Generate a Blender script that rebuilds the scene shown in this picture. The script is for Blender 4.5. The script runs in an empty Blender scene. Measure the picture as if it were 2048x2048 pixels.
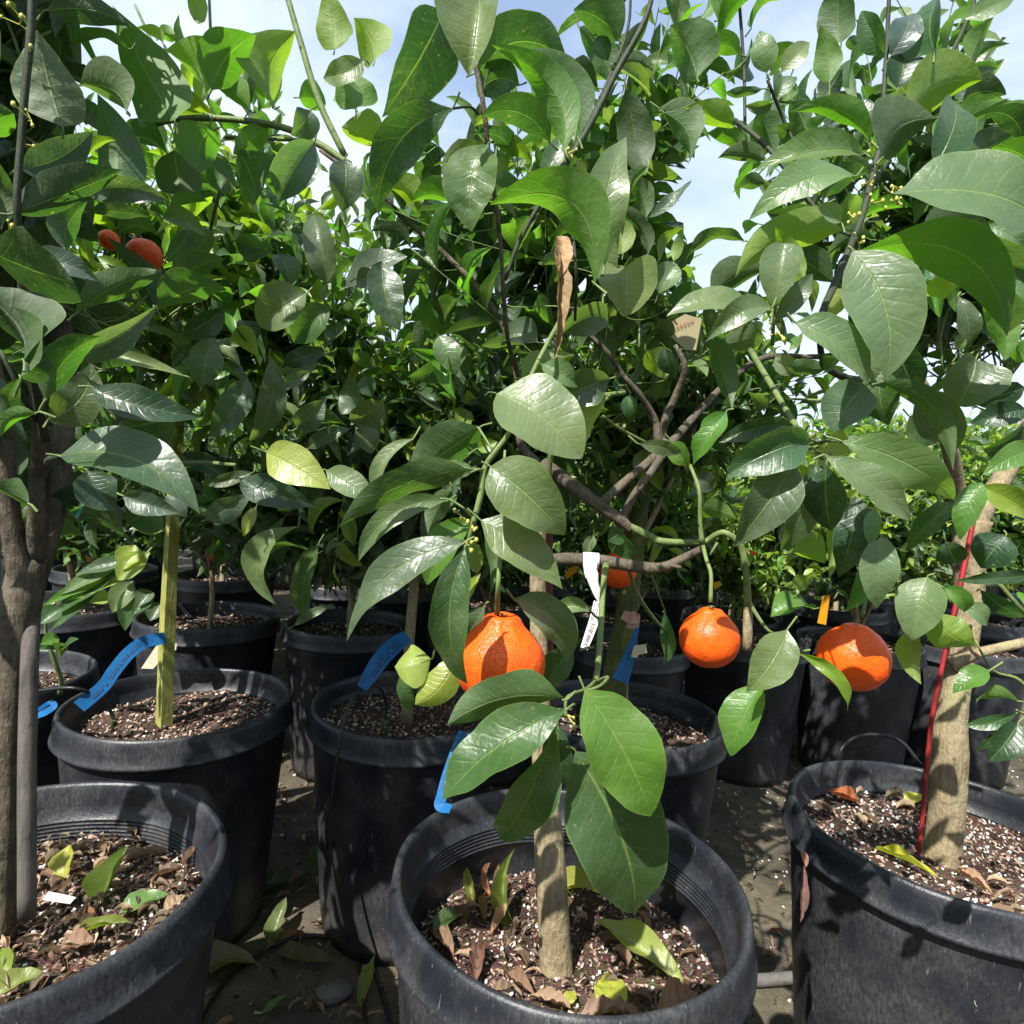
import bpy, math, random
import numpy as np
from mathutils import Vector, Matrix

# ------------------------------------------------------------------ camera, world, sun, exposure
SC = bpy.context.scene
COL = SC.collection
R0 = 0.23            # rim radius of the big pots (m)
CZ = 1.0207          # eye height
PITCH, ROLL, FPX = 0.04986, 0.0590, 1256.5
cU = Vector((0, math.sin(PITCH), math.cos(PITCH))); cF = Vector((0, math.cos(PITCH), -math.sin(PITCH))); cX = Vector((1, 0, 0))
cR = cX*math.cos(ROLL) + cU*math.sin(ROLL)
cU2 = -cX*math.sin(ROLL) + cU*math.cos(ROLL)
CAMP = Vector((0, 0, CZ))
cam = bpy.data.cameras.new('camera'); camo = bpy.data.objects.new('camera', cam); COL.objects.link(camo)
m3 = Matrix((cR, cU2, -cF)).transposed()
camo.matrix_world = Matrix.Translation(CAMP) @ m3.to_4x4()
cam.sensor_width = 36; cam.lens = 36*FPX/2048; cam.clip_start = 0.02; cam.clip_end = 3000
SC.camera = camo

SUN_FROM = Vector((-0.33, -0.54, 0.78)).normalized()
SUN_EL = math.asin(SUN_FROM.z); SUN_AZ = math.atan2(SUN_FROM.x, SUN_FROM.y)
sl = bpy.data.lights.new('sun', 'SUN'); sl.energy = 5.0; sl.angle = math.radians(0.5); sl.color = (1, .955, .88)
so = bpy.data.objects.new('sun', sl); COL.objects.link(so); so.location = (-3, -4, 8)
so.rotation_euler = (-SUN_FROM).to_track_quat('-Z', 'Y').to_euler()

W = bpy.data.worlds.new('World'); SC.world = W; W.use_nodes = True
wt = W.node_tree; wt.nodes.clear()
def WN(t, **k):
    n = wt.nodes.new(t)
    for a, b in k.items(): setattr(n, a, b)
    return n
wo = WN('ShaderNodeOutputWorld'); wb1 = WN('ShaderNodeBackground'); wb2 = WN('ShaderNodeBackground'); wm = WN('ShaderNodeMixShader')
sky = WN('ShaderNodeTexSky', sky_type='NISHITA', sun_disc=False, sun_elevation=SUN_EL, sun_rotation=SUN_AZ)
wb1.inputs[1].default_value = 0.12
wb2.inputs[0].default_value = (0.72, 0.83, 1.0, 1); wb2.inputs[1].default_value = 0.62
wc = WN('ShaderNodeTexCoord'); wmap = WN('ShaderNodeMapping'); wmap.inputs['Scale'].default_value = (1.0, 1.0, 2.6); wmap.inputs['Rotation'].default_value = (0.2, 0.3, 0.5)
wn = WN('ShaderNodeTexNoise'); wn.inputs['Scale'].default_value = 1.7; wn.inputs['Detail'].default_value = 7; wn.inputs['Roughness'].default_value = 0.55
wr = WN('ShaderNodeValToRGB'); wr.color_ramp.elements[0].position = 0.36; wr.color_ramp.elements[0].color = (.22, .22, .22, 1); wr.color_ramp.elements[1].position = 0.60
L = wt.links.new
L(wc.outputs['Generated'], wmap.inputs[0]); L(wmap.outputs[0], wn.inputs[0]); L(wn.outputs[0], wr.inputs[0])
L(sky.outputs[0], wb1.inputs[0]); L(wr.outputs[0], wm.inputs[0]); L(wb1.outputs[0], wm.inputs[1]); L(wb2.outputs[0], wm.inputs[2]); L(wm.outputs[0], wo.inputs[0])
SC.view_settings.view_transform = 'Standard'; SC.view_settings.look = 'None'; SC.view_settings.gamma = 1
SC.view_settings.exposure = 1.1
SC.render.engine = 'CYCLES'
SC.cycles.max_bounces = 8; SC.cycles.transmission_bounces = 6; SC.cycles.diffuse_bounces = 4

# ------------------------------------------------------------------ helpers
def ray(px, py):
    return cF + cR*((px-1024)/FPX) - cU2*((py-1024)/FPX)
def at(px, py, Y):
    d = ray(px, py); return CAMP + d*(Y/d.y)
def on(px, py, z):
    d = ray(px, py); return CAMP + d*((z-CZ)/d.z)
def proj(p):                      # (n,3) array -> px, py, depth
    q = np.asarray(p) - np.array(CAMP); F = q@np.array(cF)
    F2 = np.where(F > .01, F, .01)
    return 1024+FPX*(q@np.array(cR))/F2, 1024-FPX*(q@np.array(cU2))/F2, F
def tag(o, label=None, cat=None, group=None, kind=None):
    if label: o['label'] = label
    if cat: o['category'] = cat
    if group: o['group'] = group
    if kind: o['kind'] = kind
    return o
def empty(name, loc=(0, 0, 0)):
    o = bpy.data.objects.new(name, None); o.location = loc; COL.objects.link(o); o.empty_display_size = .05
    return o
def mk(name, V, F, mat, parent=None, smooth=True, uv=None, col=None, origin=None):
    """V (n,3) world coordinates; F list of faces or (m,k) int array."""
    V = np.asarray(V, dtype=np.float64).reshape(-1, 3)
    me = bpy.data.meshes.new(name)
    if origin is None and parent is None: origin = (float(V[:, 0].mean()), float(V[:, 1].mean()), float(V[:, 2].min()))
    off = np.array(origin if origin is not None else (0, 0, 0), float)
    ploc = np.array(parent_world(parent)) if parent is not None else np.zeros(3)
    base = ploc + off if parent is not None else off
    Vl = V - base
    if isinstance(F, np.ndarray):
        m, k = F.shape
        me.vertices.add(len(V)); me.vertices.foreach_set('co', Vl.ravel())
        me.loops.add(m*k); me.loops.foreach_set('vertex_index', F.ravel().astype(np.int32))
        me.polygons.add(m); me.polygons.foreach_set('loop_start', np.arange(0, m*k, k, dtype=np.int32))
        me.polygons.foreach_set('loop_total', np.full(m, k, np.int32))
        me.update(calc_edges=True); me.validate()
    else:
        me.from_pydata([tuple(v) for v in Vl], [], [tuple(int(i) for i in f) for f in F]); me.update()
    if smooth: me.polygons.foreach_set('use_smooth', np.ones(len(me.polygons), bool))
    li = np.empty(len(me.loops), np.int32); me.loops.foreach_get('vertex_index', li)
    if uv is not None:
        ul = me.uv_layers.new(name='UVMap'); ul.data.foreach_set('uv', np.asarray(uv)[li].astype(np.float32).ravel())
    if col is not None:
        ca = me.color_attributes.new('tint', 'FLOAT_COLOR', 'POINT')
        c4 = np.ones((len(V), 4), np.float32); c4[:, :np.asarray(col).shape[1]] = col; ca.data.foreach_set('color', c4.ravel())
    if mat: me.materials.append(mat)
    o = bpy.data.objects.new(name, me); COL.objects.link(o)
    o.location = tuple(off)
    if parent is not None: o.parent = parent
    return o
def parent_world(o):
    v = Vector((0, 0, 0))
    while o is not None: v = v + o.location; o = o.parent
    return v

def catmull(P, sub=5):
    P = [np.array(p, float) for p in P]
    if len(P) < 3: sub = max(sub, 2)
    Q = [2*P[0]-P[1]] + P + [2*P[-1]-P[-2]]; out = []
    for i in range(1, len(Q)-2):
        for s in range(sub):
            t = s/sub; a, b, c, d = Q[i-1:i+3]
            out.append(.5*((2*b)+(-a+c)*t+(2*a-5*b+4*c-d)*t*t+(-a+3*b-3*c+d)*t**3))
    out.append(P[-1]); return np.array(out)
def tube(P, r, n=7, sub=4, caps=True, wob=0.0, rng=None):
    """P list of points, r list of radii -> V, F(quads list)"""
    X = catmull([np.append(np.array(p, float), rr) for p, rr in zip(P, r)], sub)
    pts, rad = X[:, :3], np.maximum(X[:, 3], 2e-4)
    T = np.gradient(pts, axis=0); T /= np.linalg.norm(T, axis=1)[:, None]+1e-12
    ref = np.array([0.3, .2, 1.]) if abs(T[0][2]) < .8 else np.array([1., .15, .1])
    V = []
    s = np.cross(T[0], ref); s /= np.linalg.norm(s)
    for i in range(len(pts)):
        s = s - T[i]*np.dot(s, T[i]); s /= np.linalg.norm(s); b = np.cross(T[i], s)
        for k in range(n):
            a = 2*math.pi*k/n; rr = rad[i]
            if wob and rng is not None: rr *= 1+wob*(rng.random()-.5)
            V.append(pts[i]+s*math.cos(a)*rr+b*math.sin(a)*rr)
    F = []
    for i in range(len(pts)-1):
        for k in range(n):
            F.append((i*n+k, i*n+(k+1) % n, (i+1)*n+(k+1) % n, (i+1)*n+k))
    if caps:
        V += [pts[0], pts[-1]]; a, b = len(V)-2, len(V)-1
        for k in range(n): F.append((a, (k+1) % n, k, k)); F.append((b, (len(pts)-1)*n+k, (len(pts)-1)*n+(k+1) % n, (len(pts)-1)*n+(k+1) % n))
        F = [f if f[2] != f[3] else f[:3] for f in F]
    return np.array(V), F
class MB:
    def __init__(s): s.V = []; s.F = []; s.n = 0; s.uv = []; s.c = []
    def add(s, V, F, c=None):
        V = np.asarray(V); s.V.append(V); s.F += [tuple(i+s.n for i in f) for f in F]; s.n += len(V)
        s.c.append(np.tile(c if c is not None else (1, 1, 1), (len(V), 1)))
    def build(s, name, mat, parent=None, smooth=True, **k):
        if not s.V: return None
        return mk(name, np.concatenate(s.V), s.F, mat, parent, smooth, col=np.concatenate(s.c), **k)

# ------------------------------------------------------------------ materials
def M(name):
    m = bpy.data.materials.new(name); m.use_nodes = True; nt = m.node_tree; nt.nodes.clear(); return m, nt
class NT:
    def __init__(s, nt): s.t = nt
    def n(s, ty, inp=None, **k):
        x = s.t.nodes.new(ty)
        for a, b in k.items(): setattr(x, a, b)
        for a, b in (inp or {}).items():
            if isinstance(b, bpy.types.NodeSocket): s.t.links.new(b, x.inputs[a])
            else: x.inputs[a].default_value = b
        return x
    def math(s, op, a, b=0., c=None, clamp=False):
        x = s.t.nodes.new('ShaderNodeMath'); x.operation = op; x.use_clamp = clamp
        for i, v in enumerate((a, b) if c is None else (a, b, c)):
            if isinstance(v, bpy.types.NodeSocket): s.t.links.new(v, x.inputs[i])
            else: x.inputs[i].default_value = v
        return x.outputs[0]
    def mix(s, f, a, b, bt='MIX'):
        x = s.t.nodes.new('ShaderNodeMix'); x.data_type = 'RGBA'; x.blend_type = bt
        for i, v in ((0, f), (6, a), (7, b)):
            if isinstance(v, bpy.types.NodeSocket): s.t.links.new(v, x.inputs[i])
            else: x.inputs[i].default_value = (tuple(v)+(1,) if isinstance(v, tuple) and len(v) == 3 else v)
        return x.outputs[2]
    def ramp(s, f, stops):
        x = s.t.nodes.new('ShaderNodeValToRGB'); s.t.links.new(f, x.inputs[0]); e = x.color_ramp.elements
        while len(e) < len(stops): e.new(.5)
        for q, (p, c) in zip(e, stops): q.position = p; q.color = (tuple(c)+(1,) if isinstance(c, tuple) else (c, c, c, 1))
        return x.outputs[0]
    def noise(s, vec, scale, detail=3, rough=.55, dist=0.):
        return s.n('ShaderNodeTexNoise', {'Vector': vec, 'Scale': scale, 'Detail': detail, 'Roughness': rough, 'Distortion': dist}).outputs[0]

def leaf_material(name, dry=False):
    m, t = M(name); g = NT(t)
    geo = g.n('ShaderNodeNewGeometry'); uv = g.n('ShaderNodeUVMap'); sep = g.n('ShaderNodeSeparateXYZ', {0: uv.outputs[0]})
    u = sep.outputs[0]; v = g.math('ABSOLUTE', g.math('MULTIPLY_ADD', sep.outputs[1], 2., -1.))
    tint = g.n('ShaderNodeVertexColor', layer_name='tint').outputs[0]
    pos = g.n('ShaderNodeTexCoord').outputs['Object']
    rib = g.math('SUBTRACT', 1., g.n('ShaderNodeMapRange', {0: v, 1: 0.012, 2: 0.05}).outputs[0])
    # side veins: arcs leaving the midrib
    ph = g.math('MULTIPLY', g.math('SUBTRACT', u, g.math('MULTIPLY', g.math('POWER', v, .8), .16)), 58.)
    wob = g.math('MULTIPLY', g.noise(pos, 60., 1), 3.)
    sv = g.math('POWER', g.math('MULTIPLY_ADD', g.math('SINE', g.math('ADD', ph, wob)), .5, .5), 14.)
    sv = g.math('MULTIPLY', sv, g.n('ShaderNodeMapRange', {0: v, 1: 1.0, 2: .6}).outputs[0])
    edge = g.n('ShaderNodeMapRange', {0: v, 1: .955, 2: 1.0}).outputs[0]
    mot = g.noise(pos, 28., 4, .6)
    fine = g.noise(pos, 260., 3, .6)
    base = g.mix(g.ramp(mot, [(.3, 0.), (.75, 1.)]), tint, g.mix(1., tint, (1.35, 1.22, 1.1), 'MULTIPLY'))
    spots = g.ramp(g.noise(pos, 420., 1), [(.71, 0.), (.76, 1.)])
    base = g.mix(g.math('MULTIPLY', spots, .35), base, (.32, .34, .22))
    if not dry:
        dst = g.math('MULTIPLY', g.ramp(g.noise(pos, 16., 5, .7), [(.50, 0.), (.70, 1.)]), g.ramp(g.noise(pos, 700., 2), [(.40, .25), (.62, 1.)]))
        base = g.mix(g.math('MULTIPLY', dst, .34), base, (.22, .25, .17))
        blot = g.ramp(g.noise(pos, 130., 2), [(.70, 0.), (.74, 1.)]); base = g.mix(g.math('MULTIPLY', blot, .45), base, (.20, .22, .05))
    veinc = g.mix(.62, tint, (.26, .36, .10)) if not dry else g.mix(.5, tint, (.30, .2, .1))
    base = g.mix(g.math('MULTIPLY', sv, .07), base, veinc)
    base = g.mix(g.math('MULTIPLY', rib, .6), base, veinc)
    base = g.mix(g.math('MULTIPLY', edge, .4), base, veinc)
    bk = geo.outputs['Backfacing']
    under = g.mix(.30, base, (.115, .165, .055) if not dry else (.3, .22, .12))
    bc = g.mix(bk, base, under)
    hgt = g.math('ADD', g.math('ADD', g.math('MULTIPLY', rib, -.6), g.math('MULTIPLY', sv, -.16)), g.math('ADD', g.math('MULTIPLY', mot, 1.6), g.math('ADD', g.math('MULTIPLY', fine, .18), g.math('MULTIPLY', g.noise(pos, 95., 2), .9))))
    bmp = g.n('ShaderNodeBump', {'Height': hgt, 'Strength': .6 if not dry else 1., 'Distance': .0016})
    rough = g.math('MULTIPLY_ADD', bk, .22, g.math('MULTIPLY_ADD', mot, .32, .22 if not dry else .65))
    p = g.n('ShaderNodeBsdfPrincipled', {'Base Color': bc, 'Roughness': rough, 'Normal': bmp.outputs[0], 'Specular IOR Level': .55 if not dry else .15})
    tc = g.mix(1., base, (2.5, 2.9, .75) if not dry else (1.6, 1.3, .9), 'MULTIPLY')
    tr = g.n('ShaderNodeBsdfTranslucent', {'Color': tc, 'Normal': bmp.outputs[0]})
    mx = g.n('ShaderNodeMixShader', {0: .35 if not dry else .2, 1: p.outputs[0], 2: tr.outputs[0]})
    g.n('ShaderNodeOutputMaterial', {0: mx.outputs[0]}); return m
def bark_material(name, c1, c2, scale=1., rough=.8, line=(.5, .5, .09), bump=1., lichen=None):
    m, t = M(name); g = NT(t); pos = g.n('ShaderNodeTexCoord').outputs['Object']
    mp = g.n('ShaderNodeMapping', {'Vector': pos, 'Scale': (line[0]*scale, line[1]*scale, line[2]*scale)}).outputs[0]
    n1 = g.noise(mp, 400., 5, .65, .4); n2 = g.noise(pos, 22.*scale, 4); n3 = g.noise(mp, 1100., 3, .6)
    f = g.math('ADD', g.math('MULTIPLY', n1, .5), g.math('MULTIPLY', n2, .5))
    c = g.mix(g.ramp(f, [(.36, 0.), (.64, 1.)]), c1, c2)
    c = g.mix(g.ramp(g.noise(pos, 55., 3, .7), [(.60, 0.), (.72, .55)]), c, tuple(x*.45 for x in c1))
    if lichen: c = g.mix(g.ramp(n2, [(.52, 0.), (.66, .6)]), c, lichen)
    h = g.math('ADD', n1, g.math('MULTIPLY', n3, .5))
    b = g.n('ShaderNodeBump', {'Height': g.math('ADD', h, g.math('MULTIPLY', g.noise(pos, 70., 3), 1.2)), 'Strength': bump, 'Distance': .003})
    p = g.n('ShaderNodeBsdfPrincipled', {'Base Color': c, 'Roughness': rough, 'Normal': b.outputs[0], 'Specular IOR Level': .25})
    g.n('ShaderNodeOutputMaterial', {0: p.outputs[0]}); return m
def simple(name, c, rough=.5, bump=0., bs=200., spec=.4, var=.0, vs=30., c2=None, transl=None):
    m, t = M(name); g = NT(t); pos = g.n('ShaderNodeTexCoord').outputs['Object']
    c2 = c2 or tuple(x*(1-var) for x in c)
    cc = g.mix(g.ramp(g.noise(pos, vs, 4), [(.35, 0.), (.65, 1.)]), c, c2)
    k = {'Base Color': cc, 'Roughness': rough, 'Specular IOR Level': spec}
    if bump: k['Normal'] = g.n('ShaderNodeBump', {'Height': g.noise(pos, bs, 4), 'Strength': bump, 'Distance': .002}).outputs[0]
    p = g.n('ShaderNodeBsdfPrincipled', k); o = p.outputs[0]
    if transl:
        o = g.n('ShaderNodeMixShader', {0: .4, 1: o, 2: g.n('ShaderNodeBsdfTranslucent', {'Color': tuple(transl)+(1,)}).outputs[0]}).outputs[0]
    g.n('ShaderNodeOutputMaterial', {0: o}); return m
def pot_material():
    m, t = M('black_plastic'); g = NT(t); pos = g.n('ShaderNodeTexCoord').outputs['Object']
    z = g.n('ShaderNodeSeparateXYZ', {0: pos}).outputs[2]
    big = g.noise(pos, 9., 5, .6, .3); sc = g.noise(g.n('ShaderNodeMapping', {'Vector': pos, 'Scale': (1, 1, .35), 'Rotation': (.5, .3, 0)}).outputs[0], 240., 4, .7)
    dust = g.math('MULTIPLY', g.ramp(big, [(.38, 0.), (.66, 1.)]), g.ramp(sc, [(.35, .15), (.66, 1.)]))
    c = g.mix(g.math('MULTIPLY', dust, .55), (.011, .013, .018), (.11, .11, .11))
    speck = g.ramp(g.n('ShaderNodeTexVoronoi', {'Vector': pos, 'Scale': 260.}).outputs[0], [(.03, 1.), (.09, 0.)])
    c = g.mix(g.math('MULTIPLY', speck, g.ramp(g.noise(pos, 14., 2), [(.5, 0.), (.62, .7)])), c, (.4, .4, .38))
    low = g.n('ShaderNodeMapRange', {0: z, 1: .16, 2: .0}).outputs[0]      # splashed soil on the foot of the pot
    c = g.mix(g.math('MULTIPLY', low, g.ramp(g.noise(pos, 20., 4), [(.3, .1), (.7, .55)])), c, (.12, .105, .09))
    scr = g.ramp(g.noise(g.n('ShaderNodeMapping', {'Vector': pos, 'Scale': (1.3, 1.3, .2), 'Rotation': (.9, .4, .2)}).outputs[0], 190., 2, .5, .8), [(.70, 0.), (.735, 1.)])
    c = g.mix(g.math('MULTIPLY', scr, .35), c, (.22, .22, .22))
    b = g.n('ShaderNodeBump', {'Height': g.math('ADD', g.noise(pos, 320., 3), g.math('MULTIPLY', g.noise(pos, 34., 3), 2.)), 'Strength': .35, 'Distance': .0015})
    p = g.n('ShaderNodeBsdfPrincipled', {'Base Color': c, 'Roughness': g.math('MULTIPLY_ADD', big, .25, .28), 'Normal': b.outputs[0], 'Specular IOR Level': .34})
    g.n('ShaderNodeOutputMaterial', {0: p.outputs[0]}); return m
def soil_material():
    m, t = M('potting_soil'); g = NT(t); pos = g.n('ShaderNodeTexCoord').outputs['Object']
    vo = g.n('ShaderNodeTexVoronoi', {'Vector': g.n('ShaderNodeMapping', {'Vector': pos, 'Scale': (1, 1.7, 1)}).outputs[0], 'Scale': 170.})
    c = g.mix(g.ramp(g.noise(pos, 16., 4), [(.35, 0.), (.7, 1.)]), (.05, .033, .025), (.15, .10, .075))
    c = g.mix(.6, c, g.mix(1., c, vo.outputs['Color'], 'MULTIPLY'))
    b = g.n('ShaderNodeBump', {'Height': g.math('ADD', vo.outputs[0], g.noise(pos, 300., 4)), 'Strength': 1., 'Distance': .004})
    p = g.n('ShaderNodeBsdfPrincipled', {'Base Color': c, 'Roughness': .9, 'Normal': b.outputs[0], 'Specular IOR Level': .15})
    g.n('ShaderNodeOutputMaterial', {0: p.outputs[0]}); return m
def chip_material(name, stops, rough=.85):
    m, t = M(name); g = NT(t); ri = g.n('ShaderNodeNewGeometry').outputs['Random Per Island']
    pos = g.n('ShaderNodeTexCoord').outputs['Object']
    c = g.ramp(ri, stops); c = g.mix(.5, c, g.mix(1., c, g.ramp(g.noise(pos, 500., 3), [(.3, .5), (.7, 1.5)]), 'MULTIPLY'))
    p = g.n('ShaderNodeBsdfPrincipled', {'Base Color': c, 'Roughness': rough, 'Specular IOR Level': .2})
    g.n('ShaderNodeOutputMaterial', {0: p.outputs[0]}); return m
def ground_material():
    m, t = M('ground_dirt'); g = NT(t); pos = g.n('ShaderNodeTexCoord').outputs['Object']
    n = g.noise(pos, 5., 6, .6, .5); n2 = g.noise(pos, 38., 5, .65)
    c = g.mix(g.ramp(n, [(.36, 0.), (.62, 1.)]), (.028, .024, .019), (.125, .105, .072))
    c = g.mix(g.ramp(n2, [(.4, 0.), (.75, .8)]), c, (.05, .043, .034))
    c = g.mix(g.ramp(g.noise(pos, 3.1, 3), [(.5, 0.), (.7, .45)]), c, (.10, .10, .04))
    b = g.n('ShaderNodeBump', {'Height': g.math('ADD', n2, g.noise(pos, 180., 4)), 'Strength': .8, 'Distance': .006})
    p = g.n('ShaderNodeBsdfPrincipled', {'Base Color': c, 'Roughness': g.math('MULTIPLY_ADD', n, .5, .5), 'Normal': b.outputs[0], 'Specular IOR Level': .3})
    g.n('ShaderNodeOutputMaterial', {0: p.outputs[0]}); return m
def orange_material():
    m, t = M('orange_peel'); g = NT(t); pos = g.n('ShaderNodeTexCoord').outputs['Object']
    vo = g.n('ShaderNodeTexVoronoi', {'Vector': pos, 'Scale': 620., 'Randomness': .9}).outputs[0]
    c = g.mix(g.ramp(g.noise(pos, 40., 4), [(.35, 0.), (.7, 1.)]), (.80, .080, .003), (.86, .115, .004))
    c = g.mix(g.ramp(vo, [(.0, .35), (.25, 0.)]), c, (.60, .04, .002))
    b = g.n('ShaderNodeBump', {'Height': g.math('ADD', g.ramp(vo, [(.0, 0.), (.35, 1.)]), g.math('MULTIPLY', g.noise(pos, 90., 3), 1.5)), 'Strength': .75, 'Distance': .0018})
    p = g.n('ShaderNodeBsdfPrincipled', {'Base Color': c, 'Roughness': .42, 'Normal': b.outputs[0], 'Specular IOR Level': .4, 'Subsurface Weight': .12, 'Subsurface Radius': (.01, .003, .001), 'Subsurface Scale': .4})
    g.n('ShaderNodeOutputMaterial', {0: p.outputs[0]}); return m
MLEAF = leaf_material('citrus_leaf'); MDRY = leaf_material('dry_leaf', True)
MBARK = bark_material('bark_light', (.16, .125, .075), (.36, .295, .18), 1., lichen=(.25, .25, .12))
MBARKD = bark_material('bark_grey', (.045, .038, .028), (.15, .125, .09), 1.2)
MTWIG = bark_material('green_twig', (.075, .12, .035), (.17, .22, .08), 1.5, rough=.55, bump=.3)
MSTEM = bark_material('dark_stem', (.014, .022, .012), (.045, .055, .028), 1.5, rough=.6, bump=.3)
MPOT = pot_material(); MSOIL = soil_material(); MGND = ground_material(); MORG = orange_material()
MCHIP = chip_material('bark_chips', [(0., (.035, .022, .017)), (.25, (.08, .05, .037)), (.5, (.17, .11, .083)), (.75, (.30, .21, .165)), (.92, (.42, .32, .26)), (1., (.55, .46, .38))])
MPERL = chip_material('perlite', [(0., (.35, .34, .32)), (.5, (.6, .59, .57)), (1., (.8, .8, .78))], .7)
MSTAKE = bark_material('stake_wood', (.15, .15, .04), (.38, .39, .10), .8, line=(.6, .6, .03), bump=.5, lichen=(.16, .2, .05))
MSTAKEG = bark_material('stake_green', (.05, .06, .02), (.14, .16, .05), .8, line=(.6, .6, .03), bump=.5)
MBAM = bark_material('bamboo', (.06, .053, .048), (.15, .135, .12), .8, line=(.6, .6, .03), bump=.35)
MRED = simple('red_stake', (.32, .02, .025), .5, .3, var=.4)
MREDB = simple('red_brown_stake', (.16, .04, .03), .6, .3, var=.4)
MBLUE = simple('blue_ribbon', (.02, .18, .44), .45, .25, 150., var=.25, transl=(.02, .3, .7))
MINK = simple('ink', (.01, .03, .09), .6)
MINKB = simple('black_ink', (.02, .02, .02), .6)
MWHITE = simple('white_tag', (.62, .62, .64), .5, .1, var=.08)
MCREAM = simple('cream_tag', (.55, .50, .36), .6, .1, var=.2)
MTEAL = simple('teal_flag', (.01, .38, .36), .5, transl=(.0, .5, .45))
MYEL = simple('yellow_tag', (.75, .36, .01), .5, transl=(.7, .4, .02))
MORT = simple('orange_tag', (.75, .12, .03), .5, transl=(.8, .2, .04))
MTUBE = simple('drip_tube_plastic', (.012, .012, .013), .45, .1, spec=.4)
MPIPE = simple('grey_pipe', (.13, .12, .11), .7, .5, var=.4)
MBUD = simple('flower_bud', (.50, .48, .10), .5, var=.3)
MPINKT = simple('striped_ribbon', (.62, .24, .14), .55, var=.0, vs=90., c2=(.6, .5, .46), transl=(.7, .4, .3))
# ------------------------------------------------------------------ leaves
def norm(a): return a/(np.linalg.norm(a, axis=-1, keepdims=True)+1e-12)
class Leaves:
    """collects leaves, builds one mesh"""
    def __init__(s, nt=9, nv=7, seed=1): s.nt = nt; s.nv = nv; s.r = []; s.rng = np.random.default_rng(seed)
    def add(s, P, A, N, L, Wd, tint, bl=0., bn=0., fold=.12, wave=.02, crinkle=.0, a=None, b=None, pet=.05, notch=0., curl=0., twist=0.):
        rg = s.rng
        s.r.append(np.concatenate([P, A, N, [L, Wd], tint, [bl, bn, fold, wave, crinkle, a or rg.uniform(.62, .88), b or rg.uniform(.9, 1.2), pet, rg.uniform(0, 6.28), rg.uniform(0, 6.28), notch, curl, twist]]))
    def build(s, name, mat, parent, thick=False):
        if not s.r: return None
        D = np.array(s.r); n = len(D)
        P, A, N = D[:, 0:3], norm(D[:, 3:6]), D[:, 6:9]
        L, Wd = D[:, 9], D[:, 10]; tint = D[:, 11:14]
        bl, bn, fold, wave, crk, ea, eb, pet, p1, p2, notch, curl, twist = D[:, 14:].T
        N = norm(N - A*np.sum(N*A, 1)[:, None]); S = np.cross(A, N)
        t = np.linspace(0, 1, s.nt)**.92; v = np.linspace(-1, 1, s.nv)
        v = np.sign(v)*np.abs(v)**.85
        T, Vv = np.meshgrid(t, v, indexing='ij'); T = T.ravel()[None]; Vv = Vv.ravel()[None]
        c = lambda x: x[:, None]
        q = 4*T*(1-T)
        x = T*c(L); s1 = c(bl)*q*c(L); nn = (c(bn)*q+c(curl)*T**3)*c(L)
        # tangent in (A,S,N)
        dq = 4-8*T; ta = np.ones_like(x); ts = c(bl)*dq; tn = c(bn)*dq+3*c(curl)*T**2
        ln = np.sqrt(ta**2+ts**2+tn**2); ta, ts, tn = ta/ln, ts/ln, tn/ln
        # side vector: S minus its part along the tangent ; normal = tangent x side
        sa, ss, sn = -ts*ta, 1-ts*ts, -ts*tn; l2 = np.sqrt(sa**2+ss**2+sn**2); sa, ss, sn = sa/l2, ss/l2, sn/l2
        na, ns_, nn_ = sn*ts-ss*tn, sa*tn-sn*ta, ss*ta-sa*ts
        tt = np.clip((T-c(pet))/(1-c(pet)), 0, 1)
        pk = c(ea)/(c(ea)+c(eb)); h = tt**c(ea)*(1-tt)**c(eb)/(pk**c(ea)*(1-pk)**c(eb))
        h = np.maximum(h, np.where(T < .9, .022, 0)*np.ones_like(h))*c(Wd)/2
        edge = 1+.022*np.sin(T*17+c(p1)+3*np.sign(Vv))+.010*np.sin(T*41+c(p2))
        h = h*edge*(1-c(notch)*np.exp(-((T-.5)/.07)**2)*(Vv > 0))
        aV = np.abs(Vv)
        y = Vv*h
        z = c(fold)*aV*h + c(fold)*.5*aV**2*h + c(wave)*c(L)*np.sin(T*11+c(p1)+1.6*np.sign(Vv))*aV**1.5*np.minimum(1, h/c(Wd)*3) \
            + c(crk)*c(L)*(np.sin(T*27+c(p2)+Vv*2)*np.cos(Vv*3+c(p1))*.6+np.sin(T*47+Vv*5+c(p1))*.3)*np.minimum(1, h/c(Wd)*3)
        y = y*np.cos(np.clip(c(fold), -1.2, 1.2)*.75)
        tw_ = c(twist)*(T-.4); y, z = y*np.cos(tw_)-z*np.sin(tw_), y*np.sin(tw_)+z*np.cos(tw_)
        ca = x+y*sa+z*na; cs = s1+y*ss+z*ns_; cn = nn+y*sn+z*nn_
        V = P[:, None, :]+ca[..., None]*A[:, None]+cs[..., None]*S[:, None]+cn[..., None]*N[:, None]
        m = s.nt*s.nv
        i, j = np.meshgrid(np.arange(s.nt-1), np.arange(s.nv-1), indexing='ij'); i = i.ravel(); j = j.ravel()
        f = np.stack([i*s.nv+j, i*s.nv+j+1, (i+1)*s.nv+j+1, (i+1)*s.nv+j], 1)
        F = (f[None]+(np.arange(n)*m)[:, None, None]).reshape(-1, 4)
        uv = np.stack([np.broadcast_to(T, (n, m)), np.broadcast_to(Vv*.5+.5, (n, m))], -1).reshape(-1, 2)
        col = np.repeat(tint, m, 0)
        return mk(name, V.reshape(-1, 3), F, mat, parent, True, uv, col)
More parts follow.
